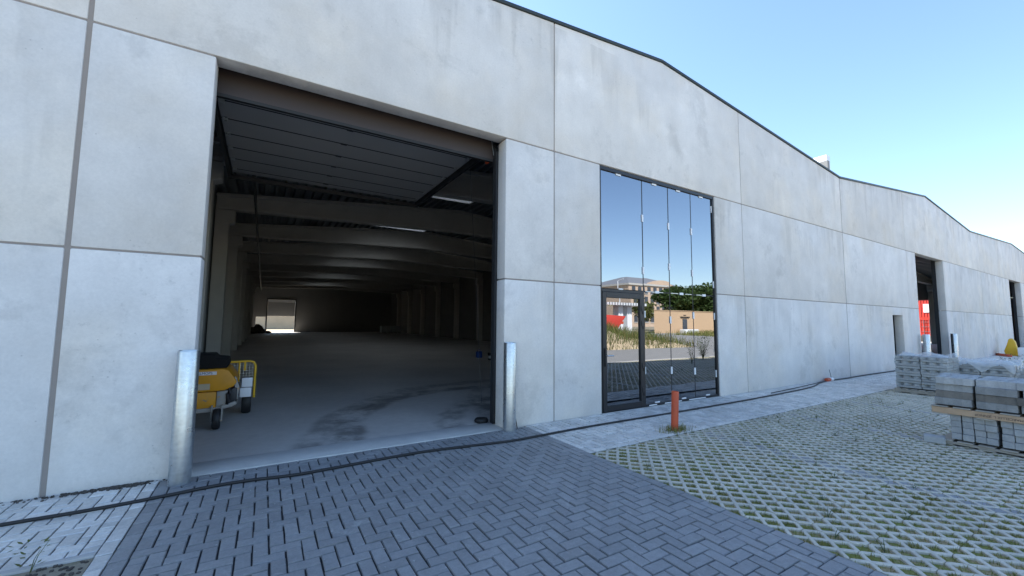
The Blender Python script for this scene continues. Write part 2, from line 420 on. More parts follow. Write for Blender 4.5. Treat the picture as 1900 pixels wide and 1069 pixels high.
rc = course(DX0, YK, DX0+.115, -.06, 'Y')+course(DX1-.115, YK, DX1, -.06, 'Y')+herring(DX0+.115, YK, DX1-.115, -.06)
lay(drive, rc, 'dark_paver', 'dark_paver', 'dark_paver_field', gx=.011, gy=.007)
pathR = sheet('footpath', DX1, -1.56, 46., 0.0, -.016, 'sand_joint', kind='structure')
rc = course(DX1, -1.56, DX1+.105, 0, 'Y')+herring(DX1+.105, -1.455, 30., 0.0, ox=1)+course(DX1+.105, -1.56, 30., -1.455, 'X')
lay(pathR, rc, 'light_paver', 'light_paver', 'light_paver_field', gx=.013, gy=.013, jit=.0026, edge='light_edge')
far_path = B(30., -1.56, -.05, 46., -.003, -.001).build('paved_apron', 'light_paver', kind='structure')
pathL = sheet('side_path', -9., -1.47, DX0, 0.0, -.014, 'sand_joint', kind='structure')
rc = course(DX0-.105, -2.6, DX0, 0, 'Y')+course(DX0-.21, -1.47, DX0-.105, 0, 'Y', .105)+herring(-7., -1.47, DX0-.21, 0.0, ox=2)
lay(pathL, rc, 'light_paver', 'light_paver', 'light_paver_field', gx=.011, gy=.007, edge='light_edge')
sheet('soil_strip', -9., -3.4, DX0-.106, -1.50, -.014, 'soil', kind='structure')
MB().box(-7., -1.535, -.08, DX0-.107, -1.475, .004).build('path_edging', 'kerb', bevel=.008, kind='structure')

# lattice paving blocks with grass in the cells
HP = .0935; CUT = HP-.025
def grid_mesh(nx, ny, t=.1, b=.004, rim=False):
    """block of nx by ny half cells, origin at its corner (a cell centre); diagonal bars, cut cells along the rim"""
    key = {}; V = []; tops = []
    def vid(x, y):
        k = (round(x, 5), round(y, 5))
        if k not in key: key[k] = len(V); V.append((x, y))
        return key[k]
    for j in range(ny):
        for i in range(nx):
            x, y, X, Y = i*HP, j*HP, (i+1)*HP, (j+1)*HP; c = CUT
            if (i+j) % 2 == 0:
                p = ([(x, y)] if rim and (i == 0 or j == 0) else [(x, y+c), (x+c, y)])+[(X, y)]+([(X, Y)] if rim and (i == nx-1 or j == ny-1) else [(X, Y-c), (X-c, Y)])+[(x, Y)]
            else:
                p = [(x, y)]+([(X, y)] if rim and (i == nx-1 or j == 0) else [(X-c, y), (X, y+c)])+[(X, Y)]+([(x, Y)] if rim and (i == 0 or j == ny-1) else [(x+c, Y), (x, Y-c)])
            tops.append([vid(*q) for q in p])
    bm = bmesh.new()
    sx, sy = (nx*HP-.005)/(nx*HP), (ny*HP-.005)/(ny*HP)
    def wv(x, y):
        if not rim: return x*sx+.0025, y*sy+.0025
        a = .007 if round(y/HP) % 2 else -.004; q = .007 if round(x/HP) % 2 else -.004
        return x*sx+.0025+(-a if x < 1e-4 else a if x > nx*HP-1e-4 else 0), y*sy+.0025+(-q if y < 1e-4 else q if y > ny*HP-1e-4 else 0)
    vs = [bm.verts.new((*wv(x, y), 0)) for x, y in V]
    fs = [bm.faces.new([vs[i] for i in f]) for f in tops]
    bound = [e for e in bm.edges if len(e.link_faces) == 1]
    ret = bmesh.ops.extrude_edge_only(bm, edges=bound)
    for v in [g for g in ret['geom'] if isinstance(g, bmesh.types.BMVert)]: v.co.z = -t
    if b:
        ed = [e for e in bm.edges if len(e.link_faces) == 2 and abs(e.verts[0].co.z) < 1e-6 and abs(e.verts[1].co.z) < 1e-6 and e.calc_face_angle(0) > .5]
        bmesh.ops.bevel(bm, geom=ed, offset=b, segments=1, affect='EDGES')
    bmesh.ops.recalc_face_normals(bm, faces=bm.faces)
    me = bpy.data.meshes.new('grid_block'); bm.to_mesh(me); bm.free(); return me
GX0, GY0 = 3.98-4*HP+HP, -3.92                # lattice anchor
GX1, GY1 = 31., -1.676+HP                     # far end, upper edge next to the footpath
gbed = sheet('grass_paving', DX1+.002, YK, 46., -1.562, -.020, 'grid_soil', kind='structure')
tiles = []
ys = [(-1.676, 1)]+[(-1.676-4*HP*k, 4) for k in range(1, 14)]
xs = [(GX0, 3)]+[(GX0+3*HP+4*HP*k, 4) for k in range(0, 70)]
for y, ny in ys:
    for x, nx in xs: tiles.append((x, y, nx, ny))
tiles.sort(key=lambda t: -seen(t[0]+.18, t[1]+.18)*t[2]*t[3])
gm = {}; V, Fc = [], []
for i, (x, y, nx, ny) in enumerate(tiles):
    near = i < 300; k = (nx, ny, near, (round((x-GX0)/HP)+ (4 if ny == 1 else 0)) % 2)
    # parity: block corners must sit on cell centres
    if k[:2]+(near,) not in gm:
        me = grid_mesh(nx, ny, .1, .005 if near else 0); me.materials.append(M['grid_conc']); gm[k[:2]+(near,)] = me
    me = gm[k[:2]+(near,)]
    par = (round((x-GX0-3*HP)/HP)) % 2
    m = Matrix.Translation((x+rng.normal()*.0012, y+rng.normal()*.0012, rng.normal()*.0025)) @ Matrix.Rotation(rng.normal()*.004, 4, 'X') @ Matrix.Rotation(rng.normal()*.004, 4, 'Y')
    if nx == 3: m = m @ Matrix.Translation((3*HP, 0, 0)) @ Matrix.Scale(-1, 4, (1, 0, 0))
    if ny == 1: pass
    if near:
        o = bpy.data.objects.new('grid_block', me); o.matrix_world = m; link(o, gbed)
    else:
        q = len(V); V += [m@v.co for v in me.vertices]; Fc += [tuple(j+q for j in p.vertices) for p in me.polygons]
o = bpy.data.objects.new('grid_block_field', pdata('grid_block_field', V, Fc, 'grid_conc')); link(o, gbed); o['kind'] = 'stuff'
# marker stones filling one row of cells (bay line)
fill = MB()
for xi in (5.85, 8.47, 11.09):
    i0 = round((xi-GX0-3*HP)/HP); 
    for j in range(-60, 0):
        for i in (i0, i0+1):
            if (i+j) % 2: continue
            cx, cy = GX0+3*HP+i*HP, -1.676+j*HP
            c = CUT-.004
            if cy < YK+.1: continue
            fill.prism([(cx+c, cy), (cx, cy+c), (cx-c, cy), (cx, cy-c)], 'Z', -.06, -.004+random.uniform(-.002, .002))
fill.build('bay_marker_stone', 'dark_paver', gbed)['kind'] = 'stuff'
# grass and little weeds in the cells
def blades(name, pts, hmin, hmax, wd, mat, lean=.6, seg=1, parent=None, **kw):
    n = len(pts); P = np.asarray(pts, float); h = rng.uniform(hmin, hmax, n); an = rng.uniform(0, 2*np.pi, n)
    ln = rng.uniform(.05, lean, n)*h; la = rng.uniform(0, 2*np.pi, n)
    wv = np.stack([np.cos(an), np.sin(an), np.zeros(n)], 1)*wd*rng.uniform(.6, 1.3, (n, 1))
    mid = P+np.stack([np.cos(la)*ln*.35, np.sin(la)*ln*.35, h*.6], 1); tip = P+np.stack([np.cos(la)*ln, np.sin(la)*ln, h], 1)
    V = np.stack([P-wv, P+wv, mid+wv*.7, mid-wv*.7, tip], 1).reshape(-1, 3)
    i = np.arange(n)*5
    me = bpy.data.meshes.new(name)
    Fc = [(a, a+1, a+2, a+3) for a in i.tolist()]+[(a+3, a+2, a+4) for a in i.tolist()]
    me.from_pydata(V.tolist(), [], Fc); me.materials.append(M[mat]); me.update()
    o = bpy.data.objects.new(name, me); link(o, parent); meta(o, **kw); return o
pts = []; wpts = []
ax, ay = GX0+3*HP, -1.676
for i in range(-3, 190):
    for j in range(-54, 1):
        if (i+j) % 2: continue
        cx, cy = ax+i*HP, ay+j*HP
        s = seen(cx, cy)
        if s == 0 and not (cx < 14 and cy > -5): continue
        d = math.hypot(cx, cy-CAM.y)
        lush = .5+.5*math.sin(cx*1.9+1.3*math.sin(cy*1.1))*math.cos(cy*2.3+cx*.4)
        lush = lush**1.5 if random.random() < .8 else 1.6
        n = int((56 if d < 6 else 36 if d < 10 else 22 if d < 18 else 12)*(.25+1.0*lush*random.random()))
        for _ in range(n):
            u, v = random.uniform(-1, 1), random.uniform(-1, 1)
            if abs(u)+abs(v) > 1: u, v = u*.5, v*.5
            pts.append((cx+u*CUT*.95, cy+v*CUT*.95, -.022))
        if random.random() < .035 and d < 14: wpts.append((cx, cy))
blades('grass', pts, .012, .042, .0024, 'grass', .9, kind='stuff', label='short olive grass and moss growing in the lattice cells', category='grass')
def weed_leaves(mb, x, y, z0, h, n, size, spread=.35):
    for k in range(n):
        t = random.random(); a = random.uniform(0, 2*math.pi); r = spread*h*(.3+.7*random.random())*(.4+.6*t)
        c = Vector((x+r*math.cos(a), y+r*math.sin(a), z0+h*(.15+.85*t))); L = size*random.uniform(.6, 1.3)
        d = Vector((math.cos(a), math.sin(a), random.uniform(-.3, .8))).normalized(); sd_ = d.cross(Vector((0, 0, 1))).normalized()*L*.22
        mb.add([c-d*L*.5, c+sd_, c+d*L*.5, c-sd_], [(0, 1, 2, 3)])
    for k in range(max(2, n//9)):
        a = random.uniform(0, 6.28); r = spread*h*random.uniform(.2, .9)
        mb.tube([(x, y, z0), (x+r*.4*math.cos(a), y+r*.4*math.sin(a), z0+h*.5), (x+r*math.cos(a), y+r*math.sin(a), z0+h*random.uniform(.7, 1))], [.003, .0025, .001], 4, False)
mb = MB()
for x, y in wpts: weed_leaves(mb, x, y, -.02, random.uniform(.05, .13), random.randint(7, 18), .03, .8)
mb.build('small_weeds', 'weed', kind='stuff', label='little pale weeds sprouting between the lattice blocks', category='weeds')
pts = [(5.61+random.gauss(0, .13), -1.42+random.gauss(0, .07), -.01) for _ in range(420)]
blades('grass_tuft', pts, .04, .13, .003, 'grass', .8, kind='stuff', label='green grass tuft round the foot of the orange post', category='grass')

# ------------------------------------------------------------------ the warehouse
TOPS = ((X0-18, 6.60), (X0-9, 7.49), (X0, 6.60), (X0+9, 7.49), (X0+18, 6.60), (X0+27, 7.49), (32.7, 6.80), (43.3, 7.26), (EX, 6.75))
def top(x):
    for (a, za), (b, zb) in zip(TOPS, TOPS[1:]):
        if x <= b: return za+(zb-za)*(x-a)/(b-a)
    return TOPS[-1][1]
wh = empty('warehouse', (X0, 0, 0), label='long grey precast concrete warehouse with zigzag gable roofline', cat='building')
G = .009
OPEN = {0: (-.633, 3.30), 1: (5.406, 9.13), 4: (23.40, 27.30), 7: (41.50, 45.20)}
def panel(poly, **kw):
    return MB().prism(poly, 'Y', 0, TH).build('wall_panel', 'facade', wh, bevel=.014, seg=2, **kw)
for k in range(-2, 9):
    a, b = X0+MOD*k, X0+MOD*(k+1)
    ga = .02 if k % 3 == 0 else G; gb = .02 if k % 3 == 2 else G
    pl = [(a+ga, H2+G), (b-gb, H2+G), (b-gb, top(b-.001))]+[q for q in TOPS[::-1] if a+.1 < q[0] < b-.1]
    pl.append((a+ga, top(a+.001)))
    panel(pl)
    for z0, z1 in ((0, H1), (H1, H2)):
        lo, hi = (z0+(G if z0 else -.06)), z1-G
        if k in OPEN:
            l, r = OPEN[k]
            panel([(a+ga, lo), (l, lo), (l, hi), (a+ga, hi)]); panel([(r, lo), (b-gb, lo), (b-gb, hi), (r, hi)])
        elif k == 3 and z0 == 0:
            panel([(a+ga, lo), (20.36, lo), (20.36, 2.07), (21.44, 2.07), (21.44, lo), (b-gb, lo), (b-gb, hi), (a+ga, hi)])
        else: panel([(a+ga, lo), (b-gb, lo), (b-gb, hi), (a+ga, hi)])
# sealant in the joints
def seal(*q): B(*q).build('joint_sealant', 'sealant', wh)
for k in range(-2, 10):
    x = X0+MOD*k; wd = .03 if k % 3 == 0 else .018
    seal(x-wd, .013, 0, x+wd, .2, top(x)-.05)
for k in range(-2, 9):
    a, b = X0+MOD*k+.031, X0+MOD*(k+1)-.031
    for z in (H1, H2):
        if k in OPEN:
            l, r = OPEN[k]
            seal(a, .0135, z-.014, l-.02, .19, z+.014); seal(r+.02, .0135, z-.014, b, .19, z+.014)
        else: seal(a, .0135, z-.014, b, .19, z+.014)
for (a, _), (b, _) in zip(TOPS[1:], TOPS[2:]):
    MB().prism([(a+.003, top(a)+.002), (b-.003, top(b-1e-4)+.002), (b-.003, top(b-1e-4)+.062), (a+.003, top(a)+.062)], 'Y', -.03, .34).build('coping', 'coping', wh, bevel=.006, seg=1)
# roof over the three halls: ribbed deck below, membrane above
SKY_AND_FILL = ((5.3, 6.9, 8.3, 9.1), (4., 7., 13., 15.), (4., 7., 18., 20.), (4., 7., 23., 25.), (4., 7., 33., 35.), (4., 7., 43., 45.))  # first is a real opening; the rest, hidden by beams, are added fill light
def deckz(x):
    t = (x-X0) % 18.0; return 5.90+.75*(1-abs(t-9)/9)
def spans(x):
    cut = sorted((s[2], s[3]) for s in SKY_AND_FILL if s[0] < x < s[1]); y = TH+.004; out = []
    for a, b in cut: out.append((y, a)); y = b
    out.append((y, NY)); return out
for n in range(3):
    a = X0+18*n; V, Fc = [], []; pitch = .3 if n == 0 else .6
    prof = []; x = a
    while x < a+18-1e-6:
        for dx, dz in ((0, 0), (.12, 0), (.15, .12), (.27, .12)): prof.append((x+dx*pitch/.3, deckz(min(x+dx*pitch/.3, a+17.999))+dz))
        x += pitch
    mb = MB()
    for (xa, za), (xb, zb) in zip(prof, prof[1:]):
        for y0, y1 in spans((xa+xb)/2): mb.add([(xa, y0, za), (xb, y0, zb), (xb, y1, zb), (xa, y1, za)], [(0, 1, 2, 3)])
    mb.build('roof_deck', 'deck', wh)
    mb = MB()
    cuts = sorted({a, a+9, a+18}|{v for s in SKY_AND_FILL for v in s[:2] if a < v < a+18})
    for xa, xb in zip(cuts, cuts[1:]):
        for y0, y1 in spans((xa+xb)/2):
            za, zb = deckz(xa+1e-4)+.16, deckz(xb-1e-4)+.16
            mb.prism([(xa, za), (xb, zb), (xb, zb+.15), (xa, za+.15)], 'Y', y0, y1)
    mb.build('roof_membrane', 'coping', wh)
for s in SKY_AND_FILL:
    z = deckz((s[0]+s[1])/2)
    fr = MB()
    for q in ((s[0]-.06, s[2]-.06, s[1]+.06, s[2]), (s[0]-.06, s[3], s[1]+.06, s[3]+.06), (s[0]-.06, s[2], s[0], s[3]), (s[1], s[2], s[1]+.06, s[3])):
        fr.box(q[0], q[1], z-.1, q[2], q[3], z+.62)
    f = fr.build('skylight_and_fill', 'white', wh)
    B(s[0], s[2], z+.50, s[1], s[3], z+.53).build('skylight_and_fill_dome', 'skyl', f)
# translucent polycarbonate
m_ = M['skyl']; t_ = m_.node_tree; tb = t_.nodes.new('ShaderNodeBsdfTranslucent'); tb.inputs[0].default_value = (.42, .44, .45, 1)
t_.links.new(tb.outputs[0], t_.nodes['Material Output'].inputs['Surface'])
# portal frames: columns with heads, pitched beams
COLY = [6+5*i for i in range(10)]
def beam(a, y, bot=5.36):
    mb = MB(); xl, xr = a+.12, a+17.88; xm = a+9
    def web(d0, d1, hw, off0, off1):
        mb.prism([(xl, off0(xl)), (xm, off0(xm)), (xr, off0(xr)), (xr, off1(xr)), (xm, off1(xm)), (xl, off1(xl))], 'Y', y-hw, y+hw)
    bz = lambda x: bot+.28*(1-abs(x-xm)/9); tz = lambda x: deckz(x)-.004
    web(0, 0, .07, lambda x: bz(x)+.1, lambda x: tz(x)-.1)
    web(0, 0, .17, bz, lambda x: bz(x)+.12); web(0, 0, .17, lambda x: tz(x)-.12, tz)
    return mb.build('roof_beam', 'beam', wh, bevel=.01, seg=1)
def column(x, y, s):
    mb = MB().box(x-.2, y-.2, 0, x+.2, y+.2, 5.3)
    mb.prism([(x-.2, 4.75), (x+.2+.16*(s > 0), 4.95) if s > 0 else (x+.2, 4.75), (x+.2+.16*(s > 0), 5.35), (x-.2-.16*(s < 0), 5.35), (x-.2-.16*(s < 0), 4.95)], 'Y', y-.21, y+.21)
    return mb.build('column', 'beam', wh, bevel=.015, seg=1)
for y in COLY:
    beam(X0, y); column(X0+.32, y, 1); column(X0+17.68, y, -1)
for n in (1, 2):
    for y in COLY[:6]:
        beam(X0+18*n, y)
        if n == 2: column(X0+18*n, y, 1)
for y in COLY[:2]: column(EX-.3, y, -1)
for k in range(11):
    y0, y1 = (TH+.002 if k == 0 else 1+5*k), 6+5*k-.015
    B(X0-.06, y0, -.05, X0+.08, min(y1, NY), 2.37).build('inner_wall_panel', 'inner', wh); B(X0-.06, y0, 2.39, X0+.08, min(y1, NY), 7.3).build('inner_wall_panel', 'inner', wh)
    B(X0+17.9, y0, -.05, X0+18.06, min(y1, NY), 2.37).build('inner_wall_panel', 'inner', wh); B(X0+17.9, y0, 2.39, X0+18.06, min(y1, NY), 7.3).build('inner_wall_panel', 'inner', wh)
# back wall with its doors
DB = (.30, 3.45)
for q in ((X0-.06, -.05, -.95, 6.9), (.12, -.05, DB[0], 6.9), (DB[1], -.05, 7.3, 2.9), (DB[1], 2.9, 7.3, 6.9), (7.3, -.05, 13.3, 2.9), (7.3, 2.9, 13.3, 6.9), (13.3, -.05, X0+18.1, 6.9), (-.95, 2.0, .12, 6.9), (DB[0], 4.25, DB[1], 6.9), (X0+18.1, -.05, EX, 6.9)):
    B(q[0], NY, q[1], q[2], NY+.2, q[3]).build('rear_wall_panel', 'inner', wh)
rd = MB().prism([(DB[0]-.12, 0), (DB[0], 0), (DB[0], 4.25), (DB[1], 4.25), (DB[1], 0), (DB[1]+.12, 0), (DB[1]+.12, 4.4), (DB[0]-.12, 4.4)], 'Y', NY-.08, NY-.004).build('rear_door', 'steel_dark', wh)
for i in range(3): B(DB[0]+.01, NY-.05, 2.12+i*.6, DB[1]-.01, NY-.006, 2.715+i*.6).build('door_section', 'door_in', rd)
B(DB[0]+.01, NY-.05, 3.92, DB[1]-.01, NY-.006, 4.24).build('door_section', 'white', rd)
# low end wall of the unfinished hall
for q in ((.3, 4.02, 20, 6.5), (.3, 0, 5.2, 4.0), (10.6, 0, 20, 4.0), (20.02, 0, NY, 6.5)):
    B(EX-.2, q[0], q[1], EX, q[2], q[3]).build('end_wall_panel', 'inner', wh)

# overhead sectional door, raised under the roof
ZL = 4.80
dr = MB()
for x in (-.78, 3.30):
    dr.box(x-.03, .55, ZL-.09, x+.03, 4.75, ZL+.07)
    dr.box(x-.035, .275, .02, x+.035, .38, 4.6)
    dr.tube([(x, .33, 4.5), (x, .36, 4.65), (x, .44, 4.77), (x, .6, ZL)], .035, 6)
dr.box(-.81, 4.66, ZL-.12, 3.33, 4.72, ZL-.04)
for x in (-.78, 1.3, 3.3): dr.box(x-.02, 4.68, ZL-.05, x+.02, 4.72, 6.1)
door = dr.build('sectional_door', 'steel_dark', wh)
MB().prism([(.40, 4.50), (.44, 4.50), (.47, 4.8), (.56, 5.08), (.70, 5.26), (.66, 5.29), (.51, 5.10), (.43, 4.81)], 'X', -.74, 3.27).build('door_section', 'door_out', door, smooth=True)
B(-.74, .392, 4.455, 3.27, .448, 4.498).build('bottom_seal', 'rubber', door)
ysec = [1.0, 1.25, 1.87, 2.49, 3.11, 3.73, 4.35, 4.62]
B(-.72, ysec[0], ZL+.05, 3.24, ysec[-1], ZL+.06).build('gap_dark_backing', 'void', door)  # black sheet added above the sections so their gaps read as dark
for a, b in zip(ysec, ysec[1:]):
    B(-.73, a+.0175, ZL+.0, 3.25, b-.0175, ZL+.025).build('door_section', 'door_in', door)
for y in ysec[1:-1]:
    B(-.728, y-.017, ZL-.002, 3.248, y+.017, ZL+.02).build('section_gap_dark', 'void', door)  # black strip painted in for the dark of the gap between sections
    for x in (-.68, 3.19): B(x-.035, y-.07, ZL-.018, x+.035, y+.07, ZL-.003).build('hinge', 'galv', door)
    B(1.0, y-.02, ZL-.016, 1.1, y+.02, ZL-.003).build('hinge', 'steel_dark', door)
B(-.74, .50, 4.62, -.70, .58, 4.78).build('buffer', 'orange', door); B(3.21, .50, 4.47, 3.25, .58, 4.62).build('buffer', 'orange', door)
MB().tube([(3.2, .45, 5.2), (3.26, .36, 4.56)], .007, 6).build('door_cable', 'galv', door)
MB().tube([(3.05, .9, 4.7), (3.22, .6, .3)], .003, 5).build('pull_cord', 'rubber', door)
# pipe hung below the roof, running to the back
MB().tube([(-.35, 4.7, 4.82), (-.37, 12, 4.80), (-.42, 30, 4.81), (-.45, 46, 4.82)], .035, 8).build('ceiling_pipe', 'steel_dark', wh)

# ------------------------------------------------------------------ glazed front with door
gl, gr_ = OPEN[1]; YG = .055
XV = [gl+.012, 6.64, 7.47, 8.27, gr_-.012]; ZT = 2.33
fr = MB().box(gl+.002, YG-.03, H2-.075, gr_-.002, YG+.06, H2-.002).box(gl+.002, YG-.03, .005, gl+.05, YG+.06, H2-.077).box(gr_-.055, YG-.03, .005, gr_-.002, YG+.06, H2-.077)
fr.box(gl+.052, YG-.028, .005, gr_-.057, YG+.06, .05)
win = fr.build('shop_window', 'frame', wh, bevel=.004, seg=1)
for i in range(4):
    a, b = XV[i]+(.04 if i == 0 else .014), XV[i+1]-(.045 if i == 3 else .014)
    B(a, YG, ZT+.012, b, YG+.012, H2-.079, rot=(.0022, -.0016, .0025, -.002)[i]).build('glass_pane', 'glass', win)
    if i: B(a, YG, .053, b, YG+.012, ZT-.012, rot=(0, .0018, -.0022, .0015)[i]).build('glass_pane', 'glass', win)
for x in XV[1:4]: B(x-.0135, YG+.002, .052, x+.0135, YG+.03, H2-.078).build('glazing_joint', 'rubber', win)
B(XV[1]+.01, YG+.003, ZT-.011, XV[4]-.05, YG+.03, ZT+.011).build('glazing_joint', 'rubber', win)
def clip(x, z, w, h): B(x-w/2, YG-.014, z-h/2, x+w/2, YG-.001, z+h/2).build('glazing_clip', 'white', win)
for i, x in enumerate(XV[1:4]):
    for z in ((3.86, 2.76, .72) if i == 0 else (3.80, 2.90, 1.75, .68) if i == 1 else (3.78, 2.82, 1.86, .62)): clip(x, z, .045, .15)
clip(XV[1]+.02, 1.86, .04, .14)
for z in (4.42, 2.6, 1.85, .52): clip(gr_-.06, z, .045, .16)
for x in (5.95, 7.02, 7.83, 8.66): clip(x, H2-.085, .14, .05)
for x in (5.98, 7.05, 7.86, 8.68): clip(x, ZT, .12, .05)
for x in (7.0, 7.86, 8.72): clip(x, .05, .14, .05)
for x0, x1 in ((6.70, 7.25), (7.5, 7.75), (8.0, 8.22), (8.4, 8.62)): B(x0, YG-.006, ZT-.008, x1, YG-.001, ZT+.006).build('setting_strip', 'galv', win)
for x0, x1 in ((6.72, 6.95), (7.2, 7.75), (8.0, 8.6)): B(x0, YG-.034, .012, x1, YG-.0305, .032).build('setting_strip', 'white', win)
# the door leaf
d0, d1, zt = gl+.055, 6.615, 2.27
lf = MB()
for q in ((d0, .02, d0+.10, zt), (d1-.13, .02, d1, zt), (d0+.1, .02, d1-.13, .13), (d0+.1, zt-.11, d1-.13, zt)): lf.box(q[0], YG-.045, q[1], q[2], YG+.025, q[3])
leaf = lf.build('entrance_door', 'frame', wh, bevel=.006, seg=1)
B(d0+.101, YG-.012, .131, d1-.131, YG, zt-.111).build('door_glass', 'clear', leaf)
B(gl+.052, YG-.03, zt+.006, XV[1]-.01, YG+.04, ZT-.002).build('door_head', 'frame', leaf)
MB().box(d0+.03, YG-.075, .86, d0+.07, YG-.046, 1.20).build('lock_plate', 'blackp', leaf)
MB().tube([(d0+.05, YG-.075, 1.06), (d0+.05, YG-.11, 1.06), (d0+.20, YG-.115, 1.06)], .012, 8).build('door_handle', 'galv', leaf)
for z in (1.92, 1.62, .78, .30): MB().box(d1-.10, YG-.055, z, d1-.06, YG-.046, z+.10).box(d1-.06, YG-.058, z-.06, d1-.02, YG-.046, z+.04).build('hinge', 'blackp', leaf)
B(gl+.002, -.02, .0, gr_-.002, YG-.048, .006).build('window_sill', 'sill', wh)
# dark box added behind the small service doorway to shut out light
for q in ((20.24, 1.6, 0, 21.6, 1.65, 2.3), (20.24, TH+.003, 0, 20.30, 1.598, 2.3), (21.5, TH+.003, 0, 21.6, 1.598, 2.3), (20.24, TH+.003, 2.302, 21.6, 1.65, 2.36)):
    B(*q).build('doorway_dark_box', 'steel_dark', wh)
# steel jamb frames in the far openings
for k in (4, 7):
    l, r = OPEN[k]
    B(r-.02, TH+.003, 0, r+.25, TH+.13, H2+.1).build('jamb_frame', 'steel_dark', wh); B(l-.25, TH+.003, 0, l+.02, TH+.13, H2+.1).build('jamb_frame', 'steel_dark', wh)
# rooftop unit
ru = MB().box(20.68, 1.92, 6.4, 21.0, 2.52, 9.12).build('rooftop_unit', 'white', bevel=.03, label='white box unit standing on the warehouse roof near the valley', cat='roof unit')

# ------------------------------------------------------------------ bollards, post, hose
def bollard(x, y, h, label, r=.1, lean=0):
    o = MB().lathe([(r, -.1), (r, h-.012), (r-.004, h), (r-.01, h), (r-.012, h-.006), (r-.012, h-.05), (0.001, h-.05)], (0, 0, 0), 32).build('steel_bollard', 'galv', smooth=True, ang=40)
    o.location = (x, y, 0); o.rotation_euler = (lean, lean*.6, random.uniform(0, 6))
    meta(o, label, 'bollard', 'galvanised bollards at the hall doors'); return o
bollard(-.66, -.20, 1.35, 'galvanised steel bollard at the left jamb of the big open door', .096)
bollard(3.335, -.13, 1.355, 'galvanised steel bollard at the right jamb of the big open door', .10)
bollard(23.15, -.22, 1.32, 'left bollard of the far doorway, with red containers behind it', .11)
bollard(27.05, -.22, 1.32, 'right bollard of the far doorway, before the concrete jamb', .11)
p = MB().lathe([(.055, -.1), (.055, .60), (.052, .606), (.045, .606), (.045, .56), (.001, .56)], (0, 0, 0), 24).build('marker_post', 'orange', smooth=True, label='orange plastic pipe post standing in a grass tuft', cat='post')
p.location = (5.61, -1.40, 0); p.rotation_euler = (R(1.2), R(2.0), 0)
hp = [(-7, -.75), (-3.2, -.66), (-1.73, -.62), (-1.27, -.62), (-.85, -.59), (-.33, -.52), (-.01, -.53), (.43, -.59), (1.24, -.54), (1.93, -.53), (2.97, -.66), (3.53, -.65), (4.63, -.61), (6.94, -.62), (9.47, -.59), (12.33, -.45), (13.6, -.2), (14.27, -.10)]
def smooth_path(P, z, n=6):
    P = [Vector((a, b, z)) for a, b in P]; out = []
    for i in range(len(P)-1):
        a, b, c, d = P[max(i-1, 0)], P[i], P[i+1], P[min(i+2, len(P)-1)]
        for k in range(n):
            t = k/n; out.append(.5*((2*b)+(c-a)*t+(2*a-5*b+4*c-d)*t*t+(3*b-a-3*c+d)*t**3))
    out.append(P[-1]); return out
hz = MB().tube(smooth_path(hp, .018), .0155, 10)
hose = hz.build('black_hose', 'rubber', smooth=True, label='long black hose lying across the paving along the wall', cat='hose')
MB().tube(smooth_path([(14.55, -.11), (15.6, -.14), (16.9, -.10), (19.8, -.13), (22.6, -.2), (26, -.5)], .022), .019, 8).build('hose_length', 'rubber', hose, smooth=True)
MB().tube(smooth_path([(10.6, -.38), (12.4, -.25), (14.25, -.07)], .014), .012, 8).build('thin_cable', 'steel_dark', label='thin grey cable beside the hose coupling at the wall foot', cat='cable')
cp = MB().lathe([(.02, -.12), (.05, -.11), (.055, 0), (.05, .1), (.02, .11)], (14.40, -.10, .05), 14, 'X').build('hose_coupling', 'orange', smooth=True, label='orange and white coupling joining the hose by the wall', cat='coupling')
MB().lathe([(.02, .0), (.052, .01), (.052, .16), (.02, .18)], (14.53, -.10, .05), 14, 'X').build('sleeve', 'white', cp, smooth=True)
MB().tube([(14.62, -.1, .1), (14.60, -.09, .22), (14.56, -.08, .34)], .006, 6).build('wire_end', 'blackp', cp)
MB().tube([(3.50, -.10, 0), (3.49, -.07, .12), (3.47, -.04, .26)], .008, 6).build('rubber_strap', 'rubber', label='short black strap leaning behind the right door bollard', cat='strap')
MB().lathe([(.11, 0), (.12, .03), (.10, .06), (.05, .07), (.001, .07)], (3.18, .52, .012), 14).build('door_stop', 'rubber', label='black rubber door stop at the foot of the right door track', cat='door stop')
# crumbs of mortar at the wall foot
V, Fc = [], []
mb = MB()
for _ in range(420):
    x = random.choice((random.gauss(-1.15, .12), random.gauss(-1.3, .2), random.uniform(-4, -.9))); y = -abs(random.gauss(0, .035)); s = random.uniform(.003, .011)
    mb.box(x-s, y-s-.004, 0, x+s, y+s-.004, s*1.2, rot=random.random()*3)
for _ in range(500):
    x, y = random.uniform(-2.2, -.97), random.uniform(-2.4, -1.55); s = random.uniform(.003, .012)
    mb.box(x-s, y-s, -.014, x+s, y+s, -.014+s, rot=random.random()*3)
mb.build('mortar_crumbs', 'rubble', kind='stuff', label='dark crumbs of mortar and grit along the wall foot and path edge', category='debris')
mb = MB()
for _ in range(520):
    x, y = random.choice(((random.gauss(3.3, .18), random.gauss(-.25, .09)), (random.uniform(-.8, 3.6), random.uniform(-5, -.2)), (random.gauss(2.4, .6), random.gauss(-1.0, .4)))); s = random.uniform(.002, .006)
    mb.box(x-s, y-s, 0, x+s, y+s, s, rot=random.random()*3)
mb.build('pale_grit', 'block', kind='stuff', label='pale grit scattered over the dark driveway', category='grit')

